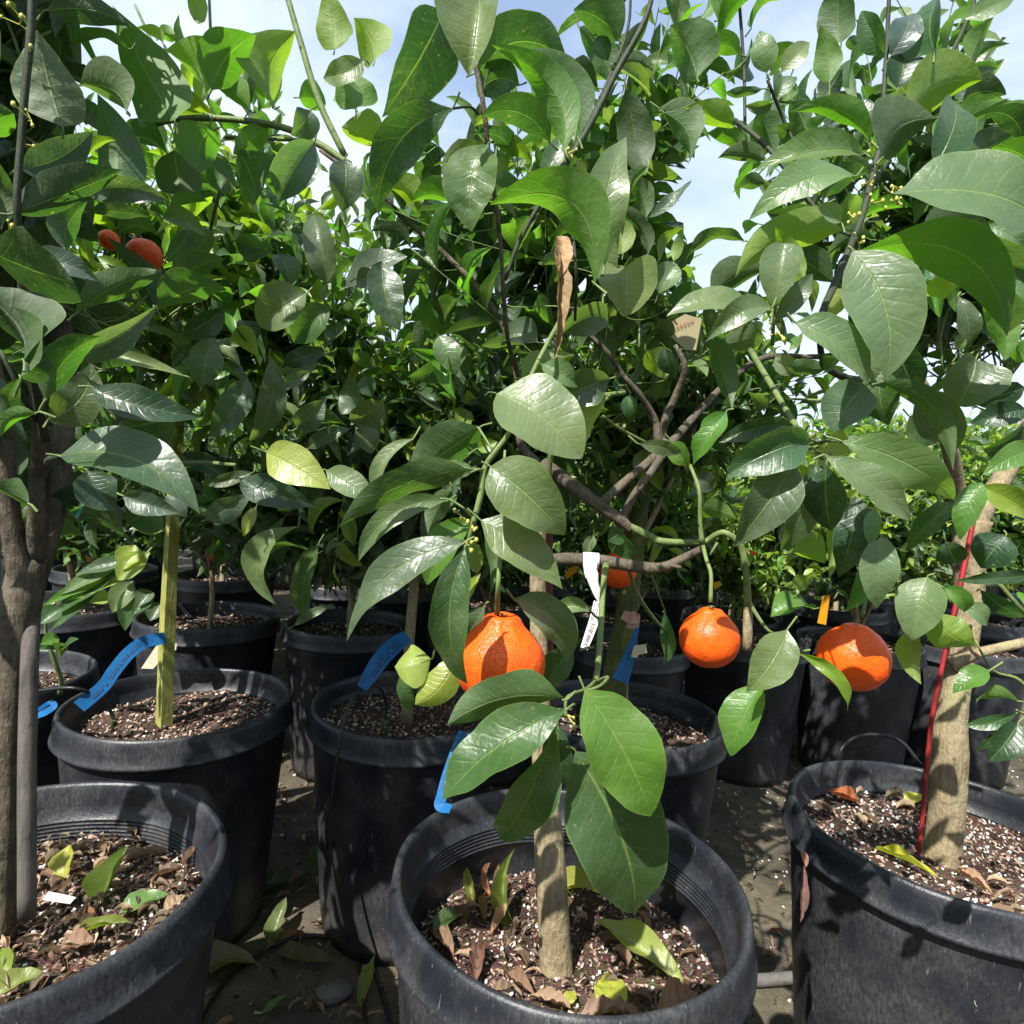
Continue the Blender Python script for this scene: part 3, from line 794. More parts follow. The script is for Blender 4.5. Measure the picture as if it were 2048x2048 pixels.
# ------------------------------------------------------------------ procedural crowns
def clearwin(X, Y, D):
    return ((abs(X-285) < 62) & (abs(Y-505) < 48) & (D < 1.1)) | ((abs(X-215) < 34) & (abs(Y-478) < 30) & (D < 1.15)) | ((abs(X-553) < 30) & (abs(Y-775) < 30) & (D < 1.35)) | ((abs(X-1236) < 45) & (abs(Y-1141) < 45) & (D < 1.3))
def crown(rng, base, top_r, trunk_r, fork, cen, rad, nlimb, nshoot, LL, tints, spacing=.024, keep=None, nt=6, nv=5, slen=(.22, .42), upb=.75, low=0.):
    """returns (Leaves, trunk MB, twig MB)"""
    lv = Leaves(nt, nv, int(rng.integers(1e6))); tr = MB(); tw = MB()
    base, fork, cen, rad = [np.array(a, float) for a in (base, fork, cen, rad)]
    mid = (base+fork)/2+rng.normal(0, .01, 3)*[1, 1, 0]
    tr.add(*tube([base, mid, fork], [trunk_r, trunk_r*.85, trunk_r*.8], 12, 5))
    limbs = []
    for i in range(nlimb):
        a = 6.28*i/nlimb+rng.uniform(-.4, .4); e = cen+rad*np.array([math.cos(a)*.55, math.sin(a)*.55, rng.uniform(-.2, .45)])
        m_ = fork*.5+e*.5+rng.normal(0, .03, 3)+[0, 0, .02]
        P = [fork-[0, 0, .02], m_, e]; tr.add(*tube(P, [trunk_r*.55, trunk_r*.38, trunk_r*.2], 7, 5)); limbs.append(catmull(P, 8))
    leafP = []
    for i in range(nshoot):
        lb = limbs[rng.integers(nlimb)]; s0 = lb[rng.integers(len(lb)//3, len(lb))]
        d = norm(rng.normal(0, 1, 3)); d[2] = abs(d[2])*1.2-.35 if rng.random() > low else -abs(d[2])
        tgt = cen+rad*norm(d)*rng.uniform(.6, 1.)
        dr = norm(tgt-s0)*.8+np.array([0, 0, upb])*rng.uniform(.3, 1.)+rng.normal(0, .15, 3); dr = norm(dr)
        Ls = rng.uniform(*slen); s1 = s0+(tgt-s0)*.55*rng.uniform(.3, 1.); end = s1+dr*Ls*.8
        P = [s0, s0*.4+s1*.6+rng.normal(0, .012, 3), s1, (s1+end)/2+rng.normal(0, .012, 3)-[0, 0, .01], end]
        r0 = trunk_r*.16*rng.uniform(.8, 1.3)
        if keep is not None:
            X, Y, D = proj(catmull(P, 5))
            if not (keep(X, Y, D).all() and not clearwin(X, Y, D).any()):
                continue
        C = catmull(P, 6); tw.add(*tube(P, [r0, r0*.85, r0*.6, r0*.45, .0009], 5, 4))
        seg = np.linalg.norm(np.diff(C, axis=0), axis=1); cum = np.concatenate([[0], np.cumsum(seg)])
        s = cum[-1]*rng.uniform(.25, .4); ang = rng.uniform(0, 6.28)
        tcol = tints[rng.integers(len(tints))]
        while s < cum[-1]-.004:
            j = min(np.searchsorted(cum, s)-1, len(C)-2); p = C[j]+(C[j+1]-C[j])*(s-cum[j])/max(seg[j], 1e-6); T = norm(C[j+1]-C[j])
            e1 = norm(np.cross(T, [0.1, .2, .97])); e2 = np.cross(T, e1)
            rdir = e1*math.cos(ang)+e2*math.sin(ang)
            A = norm(T*rng.uniform(.15, .8)+rdir*.9+np.array([0, 0, rng.uniform(-.55, .15)]))
            N = np.array([0, 0, 1.])*rng.uniform(.5, 1.1)+T*.35+rng.normal(0, .38, 3); N = norm(N-A*N.dot(A))
            L_ = LL*rng.uniform(.62, 1.2)*(1-.25*(s/cum[-1])**3)
            tcl = tcol if rng.random() < .7 else tints[rng.integers(len(tints))]
            leafP.append((p, A, N, L_, vt(TINT[tcl], rng, .14)))
            s += spacing*rng.uniform(.7, 1.4); ang += 2.4+rng.normal(0, .3)
        leafP.append((C[-1], norm(C[-1]-C[-2]), norm(rng.normal(0, 1, 3)), LL*.6, vt(TINT[tcol], rng)))
    if keep is not None and leafP:
        Q = np.array([q[0]+q[1]*q[3]*.6 for q in leafP]); X, Y, D = proj(Q); ok = keep(X, Y, D) & ~clearwin(X, Y, D)
    else: ok = [True]*len(leafP)
    for q, k in zip(leafP, ok):
        if k: lv.add(q[0], q[1], q[2], q[3], q[3]*rng.uniform(.32, .47), q[4], rng.normal(0, .05), rng.uniform(.0, .17), rng.uniform(.1, .75), rng.uniform(.005, .04), rng.choice([0, .004, .008, .018]), pet=.09, curl=rng.uniform(-.35, .06), twist=rng.normal(0, .5))
    return lv, tr, tw
def fruit(parent, px, py, Y, r, stem=None, neck=True, rng=None, seed=0):
    rng = np.random.default_rng(seed+int(px)); c = np.array(at(px, py, Y)); n = 40; m_ = 28; V = []; F = []
    pa = rng.uniform(0, 6.28, 3)
    if neck: PR = catmull([(1.05, .001), (1.12, .16), (1.14, .30), (1.08, .40), (.97, .45), (.86, .53), (.72, .67), (.52, .84), (.28, .96), (0, 1.), (-.3, .965), (-.58, .83), (-.80, .62), (-.93, .38), (-.975, .18), (-.97, .001)], 3)
    else: PR = np.array([(math.cos(math.pi*i/28), max(.001, math.sin(math.pi*i/28))) for i in range(29)])
    if neck and neck is not True:
        sp = [(1.0, .001), (1.03, .12), (1.04, .22), (1.02, .31), (.96, .40), (.86, .55), (.72, .72), (.52, .87), (.28, .97), (0, 1.), (-.3, .96), (-.58, .82), (-.80, .61), (-.93, .37), (-.975, .18), (-.97, .001)]
        PR = PR*neck+catmull(sp, 3)*(1-neck)
    m_ = len(PR)-1
    for i in range(m_+1):
        z, rr = PR[i]; rr = abs(rr)
        for k in range(n):
            a = 2*math.pi*k/n; q = 1+.018*math.sin(2*a+pa[0])+.012*math.sin(3*a+pa[1]+z*2)+(.035*math.sin(8*a+pa[2]) if z > .75 and rr > .1 else 0)+.006*math.sin(11*a+z*9)
            V.append(c+np.array([rr*math.cos(a)*q, rr*math.sin(a)*q, z*.97*(1+.01*math.sin(3*a+pa[2]))])*r)
    for i in range(m_):
        for k in range(n): F.append((i*n+k, (i+1)*n+k, (i+1)*n+(k+1) % n, i*n+(k+1) % n))
    o = mk('fruit', V, F, MORG, parent, True, origin=None)
    # calyx
    t = c+np.array([0, 0, r*(1.12 if neck else .96)]); V = [t+[0, 0, .0015]]; F = []
    for k in range(10):
        a = 2*math.pi*k/10; q = r*(.16 if k % 2 else .07); V.append(t+[q*math.cos(a), q*math.sin(a), -.0008 if k % 2 else .001])
    for k in range(10): F.append((0, 1+k, 1+(k+1) % 10))
    mk('calyx', V, F, MTWIG, o, False); return t
def pxtube(mb, pts, n=8, sub=5, rng=None, wob=0.):
    P = [at(p[0], p[1], p[2]) for p in pts]; R = [p[3]*.5*p[2]/FPX for p in pts]     # p = px,py,depth,diameter in px
    mb.add(*tube(P, R, n, sub, wob=wob, rng=rng))
def buds(parent, spots, rng, r=.0016):
    mb = MB()
    for (px, py, Y, n) in spots:
        c = np.array(at(px, py, Y))
        for k in range(max(2, int(n*.6))):
            p = c+rng.normal(0, .0045, 3); V = []; F = []; rr = r*rng.uniform(.6, 1.3)
            for i in range(5):
                th = math.pi*(i+.5)/5
                for j in range(6): a = math.pi*j/3; V.append(p+np.array([math.sin(th)*math.cos(a), math.sin(th)*math.sin(a), 1.3*math.cos(th)])*rr)
            for i in range(4):
                for j in range(6): F.append((i*6+j, (i+1)*6+j, (i+1)*6+(j+1) % 6, i*6+(j+1) % 6))
            mb.add(V, F)
            mb.add(*tube([c, p], [.0006, .0005], 4, 1, False))
    o = mb.build('flower_buds', MBUD, parent); o['kind'] = 'stuff'

# ------------------------------------------------------------------ the trees
GRP = 'potted citrus trees of the nursery rows'
def tree_root(x, y, label, grp=GRP):
    return tag(empty('potted_citrus_tree', (x, y, 0)), label, 'potted tree', grp)
rg = np.random.default_rng
ROOT = {}
# A: the middle tree
A = ROOT['A'] = tree_root(.104, .820, 'citrus tree with the large orange fruit, in the black pot at front centre')
make_pot(A, .104, .822, .237, .5, .366, rg(1), 128, chips=2600, perl=230, csize=.007)
mb = MB(); r_ = rg(5)
pxtube(mb, [(1113, 1948, .822, 72), (1108, 1860, .822, 66), (1100, 1720, .825, 64), (1092, 1600, .83, 52), (1084, 1480, .835, 44), (1078, 1300, .84, 36), (1076, 1140, .84, 33), (1078, 1020, .845, 33), (1092, 940, .85, 34)], 20, 8, r_, .03)
mb.build('trunk', MBARK, A)
mb = MB()
pxtube(mb, [(1085, 930, .85, 34), (1118, 952, .84, 28), (1170, 990, .83, 26), (1208, 1018, .83, 24), (1245, 1043, .83, 22), (1262, 1060, .83, 16)], 12, 6, r_, .05)
pxtube(mb, [(1200, 1008, .83, 20), (1245, 968, .85, 18), (1290, 930, .86, 18), (1320, 905, .88, 22), (1335, 880, .88, 20)], 10, 6, r_, .05)
pxtube(mb, [(1242, 1042, .83, 16), (1268, 990, .84, 15), (1298, 950, .85, 15), (1325, 910, .87, 16)], 10, 6, r_, .05)
pxtube(mb, [(1328, 905, .88, 22), (1316, 880, .88, 16), (1310, 840, .88, 13), (1280, 790, .86, 12), (1245, 750, .85, 11), (1215, 705, .84, 10), (1170, 660, .84, 9), (1130, 600, .85, 8)], 10, 5, r_, .05)
pxtube(mb, [(1330, 900, .88, 20), (1365, 860, .9, 17), (1400, 820, .93, 15), (1450, 770, .96, 13), (1530, 715, .98, 12), (1640, 715, 1., 8)], 10, 5, r_, .05)
pxtube(mb, [(1322, 890, .9, 18), (1330, 840, .9, 15), (1352, 790, .9, 14), (1370, 735, .88, 12), (1350, 690, .88, 8)], 10, 5, r_, .05)
pxtube(mb, [(1078, 1125, .84, 26), (1130, 1118, .82, 26), (1200, 1122, .81, 26), (1290, 1135, .81, 24), (1330, 1133, .81, 20), (1370, 1115, .81, 18), (1408, 1095, .81, 13)], 12, 6, r_, .05)
pxtube(mb, [(1330, 1128, .81, 10), (1362, 1135, .8, 7)], 8, 3)
pxtube(mb, [(1085, 940, .85, 24), (1040, 880, .87, 16), (1035, 760, .87, 13), (1010, 660, .88, 12), (960, 580, .88, 12), (880, 500, .88, 11), (800, 430, .88, 10), (765, 395, .88, 9), (640, 300, .88, 7)], 9, 5, r_, .05)
pxtube(mb, [(1040, 760, .85, 12), (1018, 690, .8, 9), (1008, 600, .76, 9), (1002, 500, .74, 8), (995, 430, .72, 9), (980, 330, .7, 9), (968, 220, .68, 10), (955, 150, .68, 10), (930, 40, .68, 10), (915, -60, .68, 9)], 9, 5, r_, .04)
mb.build('branches', MBARKD, A)
mb = MB()
pxtube(mb, [(1010, 560, .76, 8), (1040, 480, .76, 9), (1085, 400, .76, 10), (1130, 330, .76, 12), (1180, 250, .78, 12), (1230, 150, .8, 12), (1290, 40, .8, 11), (1310, -40, .8, 9)], 8, 5)
pxtube(mb, [(1170, 262, .78, 9), (1215, 165, .82, 8), (1255, 60, .84, 6), (1262, -30, .84, 5)], 7, 4)
pxtube(mb, [(963, 228, .69, 5), (975, 150, .7, 4), (1002, 133, .71, 3)], 6, 4)
pxtube(mb, [(957, 228, .68, 6), (940, 214, .64, 5), (905, 217, .6, 5)], 6, 4)
pxtube(mb, [(1140, 350, .72, 5), (1135, 320, .62, 5), (1128, 302, .58, 5)], 6, 4)
pxtube(mb, [(1150, 640, .78, 6), (1152, 540, .7, 6), (1140, 420, .74, 7), (1130, 340, .76, 6)], 7, 4)
mb.build('upper_shoots', MSTEM, A)
mb = MB()
pxtube(mb, [(1120, 640, .64, 8), (1093, 690, .60, 9), (1057, 763, .56, 9), (1020, 860, .54, 10), (995, 897, .53, 11), (970, 935, .53, 12), (961, 990, .53, 13), (948, 1040, .53, 12), (940, 1070, .53, 9), (936, 1090, .53, 6)], 9, 5)
pxtube(mb, [(968, 942, .53, 7), (945, 939, .52, 7), (905, 950, .51, 7), (860, 965, .51, 5)], 7, 4)
pxtube(mb, [(945, 1035, .53, 6), (925, 1015, .53, 5), (900, 1000, .53, 5), (880, 997, .53, 4)], 7, 4)
pxtube(mb, [(938, 1082, .53, 4), (915, 1080, .52, 4), (895, 1073, .5, 3)], 6, 4)
pxtube(mb, [(985, 900, .54, 5), (960, 860, .56, 5), (955, 855, .57, 5)], 6, 3)
pxtube(mb, [(1003, 1080, .54, 7), (998, 1140, .53, 9), (996, 1180, .53, 10), (994, 1228, .555, 12)], 8, 4)
pxtube(mb, [(1010, 900, .55, 5), (1004, 1000, .55, 6), (1003, 1085, .54, 7)], 8, 4)
pxtube(mb, [(1212, 1130, .79, 14), (1206, 1180, .74, 12), (1201, 1260, .68, 13), (1196, 1330, .62, 13), (1189, 1372, .58, 14)], 9, 5)
pxtube(mb, [(1192, 1362, .58, 9), (1172, 1378, .54, 7), (1145, 1388, .51, 7), (1132, 1400, .50, 7), (1131, 1432, .50, 8), (1120, 1425, .49, 6)], 8, 5)
pxtube(mb, [(1192, 1364, .58, 9), (1215, 1355, .52, 8), (1200, 1372, .48, 7), (1172, 1382, .465, 6)], 7, 4)
pxtube(mb, [(1203, 1240, .7, 8), (1190, 1232, .69, 5), (1175, 1215, .66, 4)], 6, 4)
pxtube(mb, [(1202, 1300, .66, 8), (1180, 1295, .65, 6), (1160, 1300, .63, 5)], 6, 4)
pxtube(mb, [(1255, 1052, .83, 16), (1290, 1068, .83, 17), (1320, 1082, .82, 15), (1370, 1085, .82, 13), (1410, 1083, .82, 12), (1432, 1070, .81, 13), (1452, 1066, .80, 12), (1480, 1090, .80, 14), (1490, 1130, .80, 13), (1494, 1175, .80, 15), (1495, 1212, .80, 17)], 10, 5)
pxtube(mb, [(1404, 1086, .80, 12), (1400, 1040, .8, 9), (1398, 980, .8, 8), (1380, 930, .82, 7)], 8, 4)
pxtube(mb, [(1406, 1092, .80, 9), (1413, 1120, .78, 8), (1422, 1150, .76, 8), (1421, 1205, .75, 9)], 8, 4)
pxtube(mb, [(1498, 1205, .80, 10), (1515, 1232, .75, 8), (1538, 1262, .68, 6), (1565, 1268, .62, 5)], 7, 4)
pxtube(mb, [(1420, 1110, .8, 5), (1435, 1085, .8, 6)], 6, 3)
pxtube(mb, [(1298, 1138, .81, 6), (1318, 1190, .83, 4), (1332, 1228, .85, 3)], 6, 3)
pxtube(mb, [(1258, 1140, .82, 7), (1275, 1190, .85, 9), (1310, 1240, .9, 7), (1340, 1270, .95, 5)], 7, 4)
pxtube(mb, [(1092, 1000, .84, 10), (1110, 860, .8, 12), (1150, 825, .76, 12), (1195, 795, .74, 11), (1250, 785, .76, 9)], 8, 5)
pxtube(mb, [(1206, 832, .8, 5), (1240, 858, .84, 7), (1300, 890, .88, 7)], 6, 4)
mb.build('green_shoots', MTWIG, A)
mb = MB(); pxtube(mb, [(1496, 1205, .80, 17), (1496, 1240, .80, 19), (1494, 1300, .80, 20)], 9, 3)
mb.build('woody_graft', MBARK, A)
mb = MB(); pxtube(mb, [(1104, 1500, .885, 14), (1099, 1200, .89, 14), (1100, 880, .89, 14)], 6, 2); mb.build('stake', MREDB, A)
def petioles(k, root):
    mb_ = MB()
    for (a, b, c) in PET.get(k, []): mb_.add(*tube([a, b, c], [.0007, .0009, .0011], 5, 2, False))
    o = mb_.build('leaf_stalks', MTWIG, root)
    if o: o['kind'] = 'stuff'
petioles('A', A)
lo = hero['A'].build('front_leaves', MLEAF, A)
fruit(A, 1000, 1326, .555, .0395, seed=3); fruit(A, 1418, 1278, .75, .0352, neck=.45, seed=5)
buds(A, [(930, 1038, .53, 7), (950, 1062, .53, 6), (932, 1088, .53, 7), (1135, 307, .56, 9), (1190, 550, .6, 4), (1135, 1430, .5, 2)], r_)
# dried leaf hanging
dl = Leaves(22, 9, 3)
def dry(px, py, qx, qy, w, Y, col, fold=.9, crk=.03, N=None, tgt=None, bn=.05, bl=0.):
    P0, P1 = at(px, py, Y), at(qx, qy, Y-.01); A_ = P1-P0; Lw = A_.length; N = (CAMP-P0).normalized()+Vector((.3, 0, .1)) if N is None else Vector(N)
    (tgt or dl).add(np.array(P0), np.array(A_.normalized()), np.array(N), Lw, w*Y/FPX*1.2, np.array(col), bl, bn, fold, .03, crk, pet=.02)
dry(1120, 505, 1108, 722, 30, .60, (.26, .20, .12), 1.1, .04); dry(1122, 472, 1118, 560, 34, .60, (.36, .24, .14), .5, .03); dry(1150, 370, 1160, 325, 16, .7, (.45, .2, .15), .9, .03)
dl.build('dried_leaves', MDRY, A)
inF = lambda X, Y, m: (X > -m) & (X < 2048+m) & (Y > -m) & (Y < 2048+m)
SKYR = [(150, 45, 265, 160), (400, -50, 600, 80), (760, 120, 895, 200), (800, 270, 850, 420), (960, -50, 1130, 120), (1060, 120, 1180, 165), (1395, 250, 1490, 600), (1330, 340, 1400, 480), (1985, 60, 2100, 230), (600, 120, 680, 180)]
def insky(X, Y):
    m = np.zeros(np.shape(X), bool)
    for (a, b, c, d) in SKYR: m |= (X > a) & (X < c) & (Y > b) & (Y < d)
    return m
def keepA(X, Y, D):
    return (~inF(X, Y, 60) & (D > .62)) | ((D > .80) & ~insky(X, Y) & (Y < 1060) & (Y > -200))
lv, tr, tw = crown(rg(11), (.10, .86, .8), .02, .008, (.09, .88, 1.05), (.10, .98, 1.32), (.36, .20, .46), 5, 120, .085, 'mmdgpl', keep=keepA, nt=8, nv=7)
tw.build('twigs', MTWIG, A); lv.build('foliage', MLEAF, A)

# B: right-hand tree
B = ROOT['B'] = tree_root(.744, 1.011, 'tall citrus tree with a red stake, in the black pot at the right edge')
make_pot(B, .744, 1.011, .240, .5, .442, rg(2), 128, chips=2800, perl=480, csize=.007)
mb = MB()
pxtube(mb, [(1880, 1740, 1.011, 68), (1890, 1660, 1.011, 66), (1896, 1580, 1.01, 66), (1898, 1500, 1.01, 68), (1902, 1440, 1.01, 58), (1912, 1380, 1.01, 50), (1925, 1300, 1.02, 50), (1938, 1200, 1.03, 52), (1938, 1100, 1.03, 58), (1946, 1040, 1.03, 66)], 18, 7, r_, .04)
pxtube(mb, [(1940, 1060, 1.03, 50), (1975, 1000, 1.04, 40), (2020, 930, 1.06, 34), (2080, 800, 1.1, 30)], 12, 5, r_, .04)
pxtube(mb, [(1936, 1060, 1.03, 44), (1915, 990, 1.0, 34), (1900, 900, .95, 28), (1860, 800, .9, 24), (1800, 700, .85, 20)], 12, 5, r_, .04)
pxtube(mb, [(1900, 1330, 1.01, 40), (1950, 1308, 1.0, 22), (2050, 1285, .98, 20)], 9, 4, r_, .04)
mb.build('trunk', MBARK, B)
mb = MB()
pxtube(mb, [(1622, 670, .60, 6), (1655, 600, .62, 14), (1672, 562, .64, 15), (1700, 495, .66, 14), (1725, 430, .68, 13), (1745, 350, .70, 14), (1762, 280, .71, 13), (1768, 180, .72, 9), (1775, 60, .73, 8), (1780, -50, .73, 7)], 9, 5, r_, .04)
pxtube(mb, [(1800, 720, .86, 18), (1730, 760, .8, 16), (1660, 740, .76, 14), (1640, 690, .7, 12), (1650, 610, .63, 12)], 9, 4, r_, .04)
pxtube(mb, [(1605, 320, .74, 6), (1570, 245, .76, 7), (1535, 160, .74, 6)], 6, 4)
pxtube(mb, [(1700, 470, .68, 7), (1650, 440, .72, 8), (1540, 300, .76, 10), (1470, 240, .8, 9)], 6, 4)
pxtube(mb, [(1490, 260, .82, 6), (1488, 140, .84, 6), (1478, 0, .84, 6), (1470, -60, .84, 5)], 6, 4)
pxtube(mb, [(1740, 380, .7, 9), (1790, 300, .76, 8), (1860, 190, .8, 8), (1935, 40, .82, 8), (1960, -40, .82, 6)], 6, 4)
mb.build('dark_shoots', MSTEM, B)
def _gs(mb_, *a):
    m_ = MB(); pxtube(m_, *a); m_.build('green_shoot', MTWIG, B)
_gs(0, [(1760, 690, .75, 10), (1740, 700, .68, 8), (1742, 650, .6, 7), (1722, 540, .56, 6), (1706, 505, .52, 5)], 7, 4)
_gs(0, [(1500, 700, .9, 12), (1560, 800, .68, 12), (1590, 850, .60, 13), (1612, 885, .57, 11), (1630, 905, .56, 10), (1645, 918, .55, 8)], 8, 5)
_gs(0, [(1620, 890, .56, 6), (1655, 882, .53, 6), (1685, 884, .5, 5)], 6, 4)
_gs(0, [(1612, 880, .56, 6), (1621, 877, .55, 4)], 5, 2)
_gs(0, [(1635, 905, .55, 6), (1655, 915, .52, 4)], 5, 2)
_gs(0, [(1545, 690, .6, 8), (1547, 640, .58, 7), (1550, 610, .56, 6)], 7, 4)
_gs(0, [(1735, 770, .66, 7), (1700, 800, .66, 6), (1560, 797, .7, 5)], 6, 4)
_gs(0, [(1765, 1070, .66, 6), (1745, 1110, .66, 6), (1735, 1180, .68, 6), (1722, 1235, .68, 8)], 7, 4)
_gs(0, [(1590, 1305, .64, 6), (1620, 1300, .62, 5)], 5, 2)
_gs(0, [(2060, 1380, .6, 8), (2030, 1355, .6, 7), (1985, 1340, .6, 5), (1950, 1280, .6, 4)], 6, 4)
_gs(0, [(2060, 1430, .62, 8), (2040, 1425, .61, 6), (2033, 1420, .6, 4)], 6, 3)
_gs(0, [(2060, 1240, .9, 10), (1980, 1150, .9, 8), (1960, 1160, .95, 8)], 6, 3)

mb = MB(); pxtube(mb, [(1838, 1705, .985, 9), (1848, 1600, .985, 9), (1862, 1450, .985, 9), (1885, 1330, .98, 9), (1918, 1180, .99, 10), (1945, 1050, 1.0, 10), (1955, 990, 1.0, 9)], 6, 3); mb.build('stake', MRED, B)
petioles('B', B); hero['B'].build('front_leaves', MLEAF, B)
def onpot(px, py, cx, cy, R):
    d = ray(px, py); a = d.x**2+d.y**2; b = 2*(d.x*(CAMP.x-cx)+d.y*(CAMP.y-cy)); c = (CAMP.x-cx)**2+(CAMP.y-cy)**2-R*R
    return CAMP+d*((-b-math.sqrt(max(0, b*b-4*a*c)))/(2*a))
mb = MB()
for k in range(34):
    px, py = 1985+r_.normal(0, 28), 1945+r_.normal(0, 22); P = []
    ang = r_.uniform(0, 6.28)
    for j in range(5):
        P.append(onpot(px, py, .744, 1.011, .2225)); px += 7*math.cos(ang)*r_.uniform(.4, 1.2); py += 9*abs(math.sin(ang))*r_.uniform(.3, 1.4)+2; ang += r_.normal(0, .8)
    mb.add(*tube(P, [.0006, .0008, .0007, .0006, .0003], 4, 2, False))
o = mb.build('dried_roots', MCREAM, B); o['kind'] = 'stuff'
fruit(B, 1706, 1316, .68, .0362, neck=.15, seed=9)
buds(B, [(1750, 288, .69, 8), (1772, 305, .69, 5), (1738, 365, .68, 10), (1788, 372, .66, 11), (1795, 400, .66, 10), (1748, 406, .66, 8), (1707, 435, .66, 8), (1718, 488, .64, 9), (1547, 645, .56, 9), (1556, 665, .56, 9), (1615, 645, .6, 6), (1630, 885, .55, 7), (1640, 905, .55, 8), (1572, 270, .78, 6)], r_)
def keepB(X, Y, D):
    sky = insky(X, Y) | (X < 1420)
    return (~inF(X, Y, 60) & (D > .66)) | ((D > .86) & ~sky & (Y < 1150))
lv, tr, tw = crown(rg(21), (.76, 1.05, .95), .02, .010, (.76, 1.05, 1.1), (.80, 1.12, 1.48), (.44, .26, .48), 6, 190, .088, 'mmdgplb', keep=keepB, nt=8, nv=7)
tw.build('twigs', MTWIG, B); lv.build('foliage', MLEAF, B)

# C: left-hand tree
C_ = ROOT['C'] = tree_root(-.595, .751, 'dark leaved citrus tree with a bamboo stake, in the black pot at the left edge')
make_pot(C_, -.595, .751, .247, .5, .414, rg(3), 128, chips=2600, perl=350, csize=.008)
mb = MB()
pxtube(mb, [(2, 1880, .75, 52), (6, 1700, .75, 48), (10, 1560, .755, 48), (17, 1400, .76, 56), (28, 1300, .765, 64), (44, 1200, .77, 72), (60, 1120, .78, 64)], 18, 6, r_, .05)
pxtube(mb, [(62, 1170, .78, 50), (92, 1080, .79, 46), (114, 980, .80, 42), (125, 850, .81, 44), (128, 700, .82, 40), (115, 560, .84, 38), (100, 420, .85, 30), (90, 250, .86, 24), (95, 100, .87, 18), (110, -60, .88, 14)], 14, 6, r_, .04)
pxtube(mb, [(50, 1180, .77, 50), (28, 1080, .76, 40), (12, 960, .75, 36), (10, 860, .74, 32), (-20, 700, .72, 26)], 12, 5, r_, .04)
pxtube(mb, [(72, 1130, .78, 36), (74, 960, .74, 28), (80, 860, .70, 26), (70, 760, .66, 24), (62, 700, .62, 20)], 12, 5, r_, .04)
mb.build('trunk', MBARKD, C_)
mb = MB()
pxtube(mb, [(90, 880, .62, 18), (72, 780, .58, 17), (58, 700, .55, 15), (45, 600, .52, 14), (40, 500, .51, 13), (34, 400, .50, 14), (42, 280, .50, 13), (52, 160, .50, 14), (62, 60, .50, 15), (66, -60, .5, 14)], 10, 6, r_, .03)
pxtube(mb, [(95, 925, .60, 14), (100, 918, .52, 14), (122, 912, .47, 9)], 7, 4)
pxtube(mb, [(0, 700, .55, 8), (40, 780, .56, 10), (70, 840, .6, 12)], 7, 4)
pxtube(mb, [(100, 850, .6, 9), (92, 815, .5, 10), (90, 800, .47, 8)], 7, 4)
pxtube(mb, [(150, 1010, .7, 8), (210, 880, .72, 9), (250, 820, .74, 8)], 7, 4)
mb.build('dark_shoots', MSTEM, C_)
mb = MB(); pxtube(mb, [(54, 1835, .735, 33), (54, 1700, .735, 33), (54, 1560, .74, 33), (57, 1400, .75, 32), (61, 1280, .76, 31), (66, 1180, .80, 30), (72, 1100, .86, 28)], 12, 3, r_, .02); mb.build('stake', MBAM, C_)
petioles('C', C_); hero['C'].build('front_leaves', MLEAF, C_)
buds(C_, [(44, 38, .5, 6), (40, 50, .5, 5), (62, 240, .5, 8), (60, 112, .5, 4), (20, 460, .5, 4), (55, 290, .5, 4)], r_)
def keepC(X, Y, D):
    return (D < -.25) | (~inF(X, Y, 60) & (D > .05)) | ((D > .62) & (X < 340) & (Y < 1120) & ((Y > 560) | (X < 150)))
lv, tr, tw = crown(rg(31), (-.60, .80, .9), .02, .010, (-.60, .80, 1.05), (-.62, .78, 1.36), (.44, .34, .52), 6, 260, .095, 'ddmmgb', keep=keepC, nt=8, nv=7, low=.35)
tw.build('twigs', MTWIG, C_); lv.build('foliage', MLEAF, C_)
# ---- second row
ST_D = [(328, 1452, 1.36, 33), (335, 1250, 1.36, 31), (345, 1050, 1.36, 27), (355, 860, 1.36, 25), (366, 660, 1.36, 22)]
def square_post(parent, name, pts, mat):
    mb = MB(); pxtube(mb, pts, 4, 4); mb.build(name, mat, parent, smooth=False)
def row_tree(key, x, y, label, R, soil, seed, cen, rad, nl, ns, LL, tints, keep=None, tr_r=.014, fork=None, nt=6, nv=5, chips=1300, slen=(.2, .36), trunk=True, spacing=.024, low=0.):
    T = ROOT[key] = tree_root(x, y, label)
    make_pot(T, x, y, R, .5, soil, rg(seed), 96, chips=chips, perl=90)
    fork = fork or (x, y, cen[2]-rad[2]*.9)
    lv, tr, tw = crown(rg(seed+500), (x, y, soil-.01) if key != 'D' else (at(331, 1440, 1.405).x, 1.405, soil-.01), .01, tr_r, fork, cen, rad, nl, ns, LL, tints, keep=keep, nt=nt, nv=nv, slen=slen, spacing=spacing, low=low)
    tr.build('trunk', MBARK, T); tw.build('twigs', MTWIG, T); lv.build('foliage', MLEAF, T)
    if key in hero: petioles(key, T); hero[key].build('front_leaves', MLEAF, T)
    return T
def keepD(X, Y, D):
    return (D > .93) & ~insky(X, Y) & (Y < 1110) & ~((abs(X-262) < 62) & (abs(Y-495) < 40) & (D < 1.25))
D_ = row_tree('D', -.700, 1.357, 'citrus tree tied to a yellow green wooden stake, in the black pot left of centre', .229, .443, 41, (-.70, 1.42, 1.36), (.40, .32, .46), 6, 230, .090, 'mmlgyylp', keepD, low=.5, tr_r=.0125, fork=tuple(at(366, 700, 1.40)))
square_post(D_, 'stake', ST_D, MSTAKE)
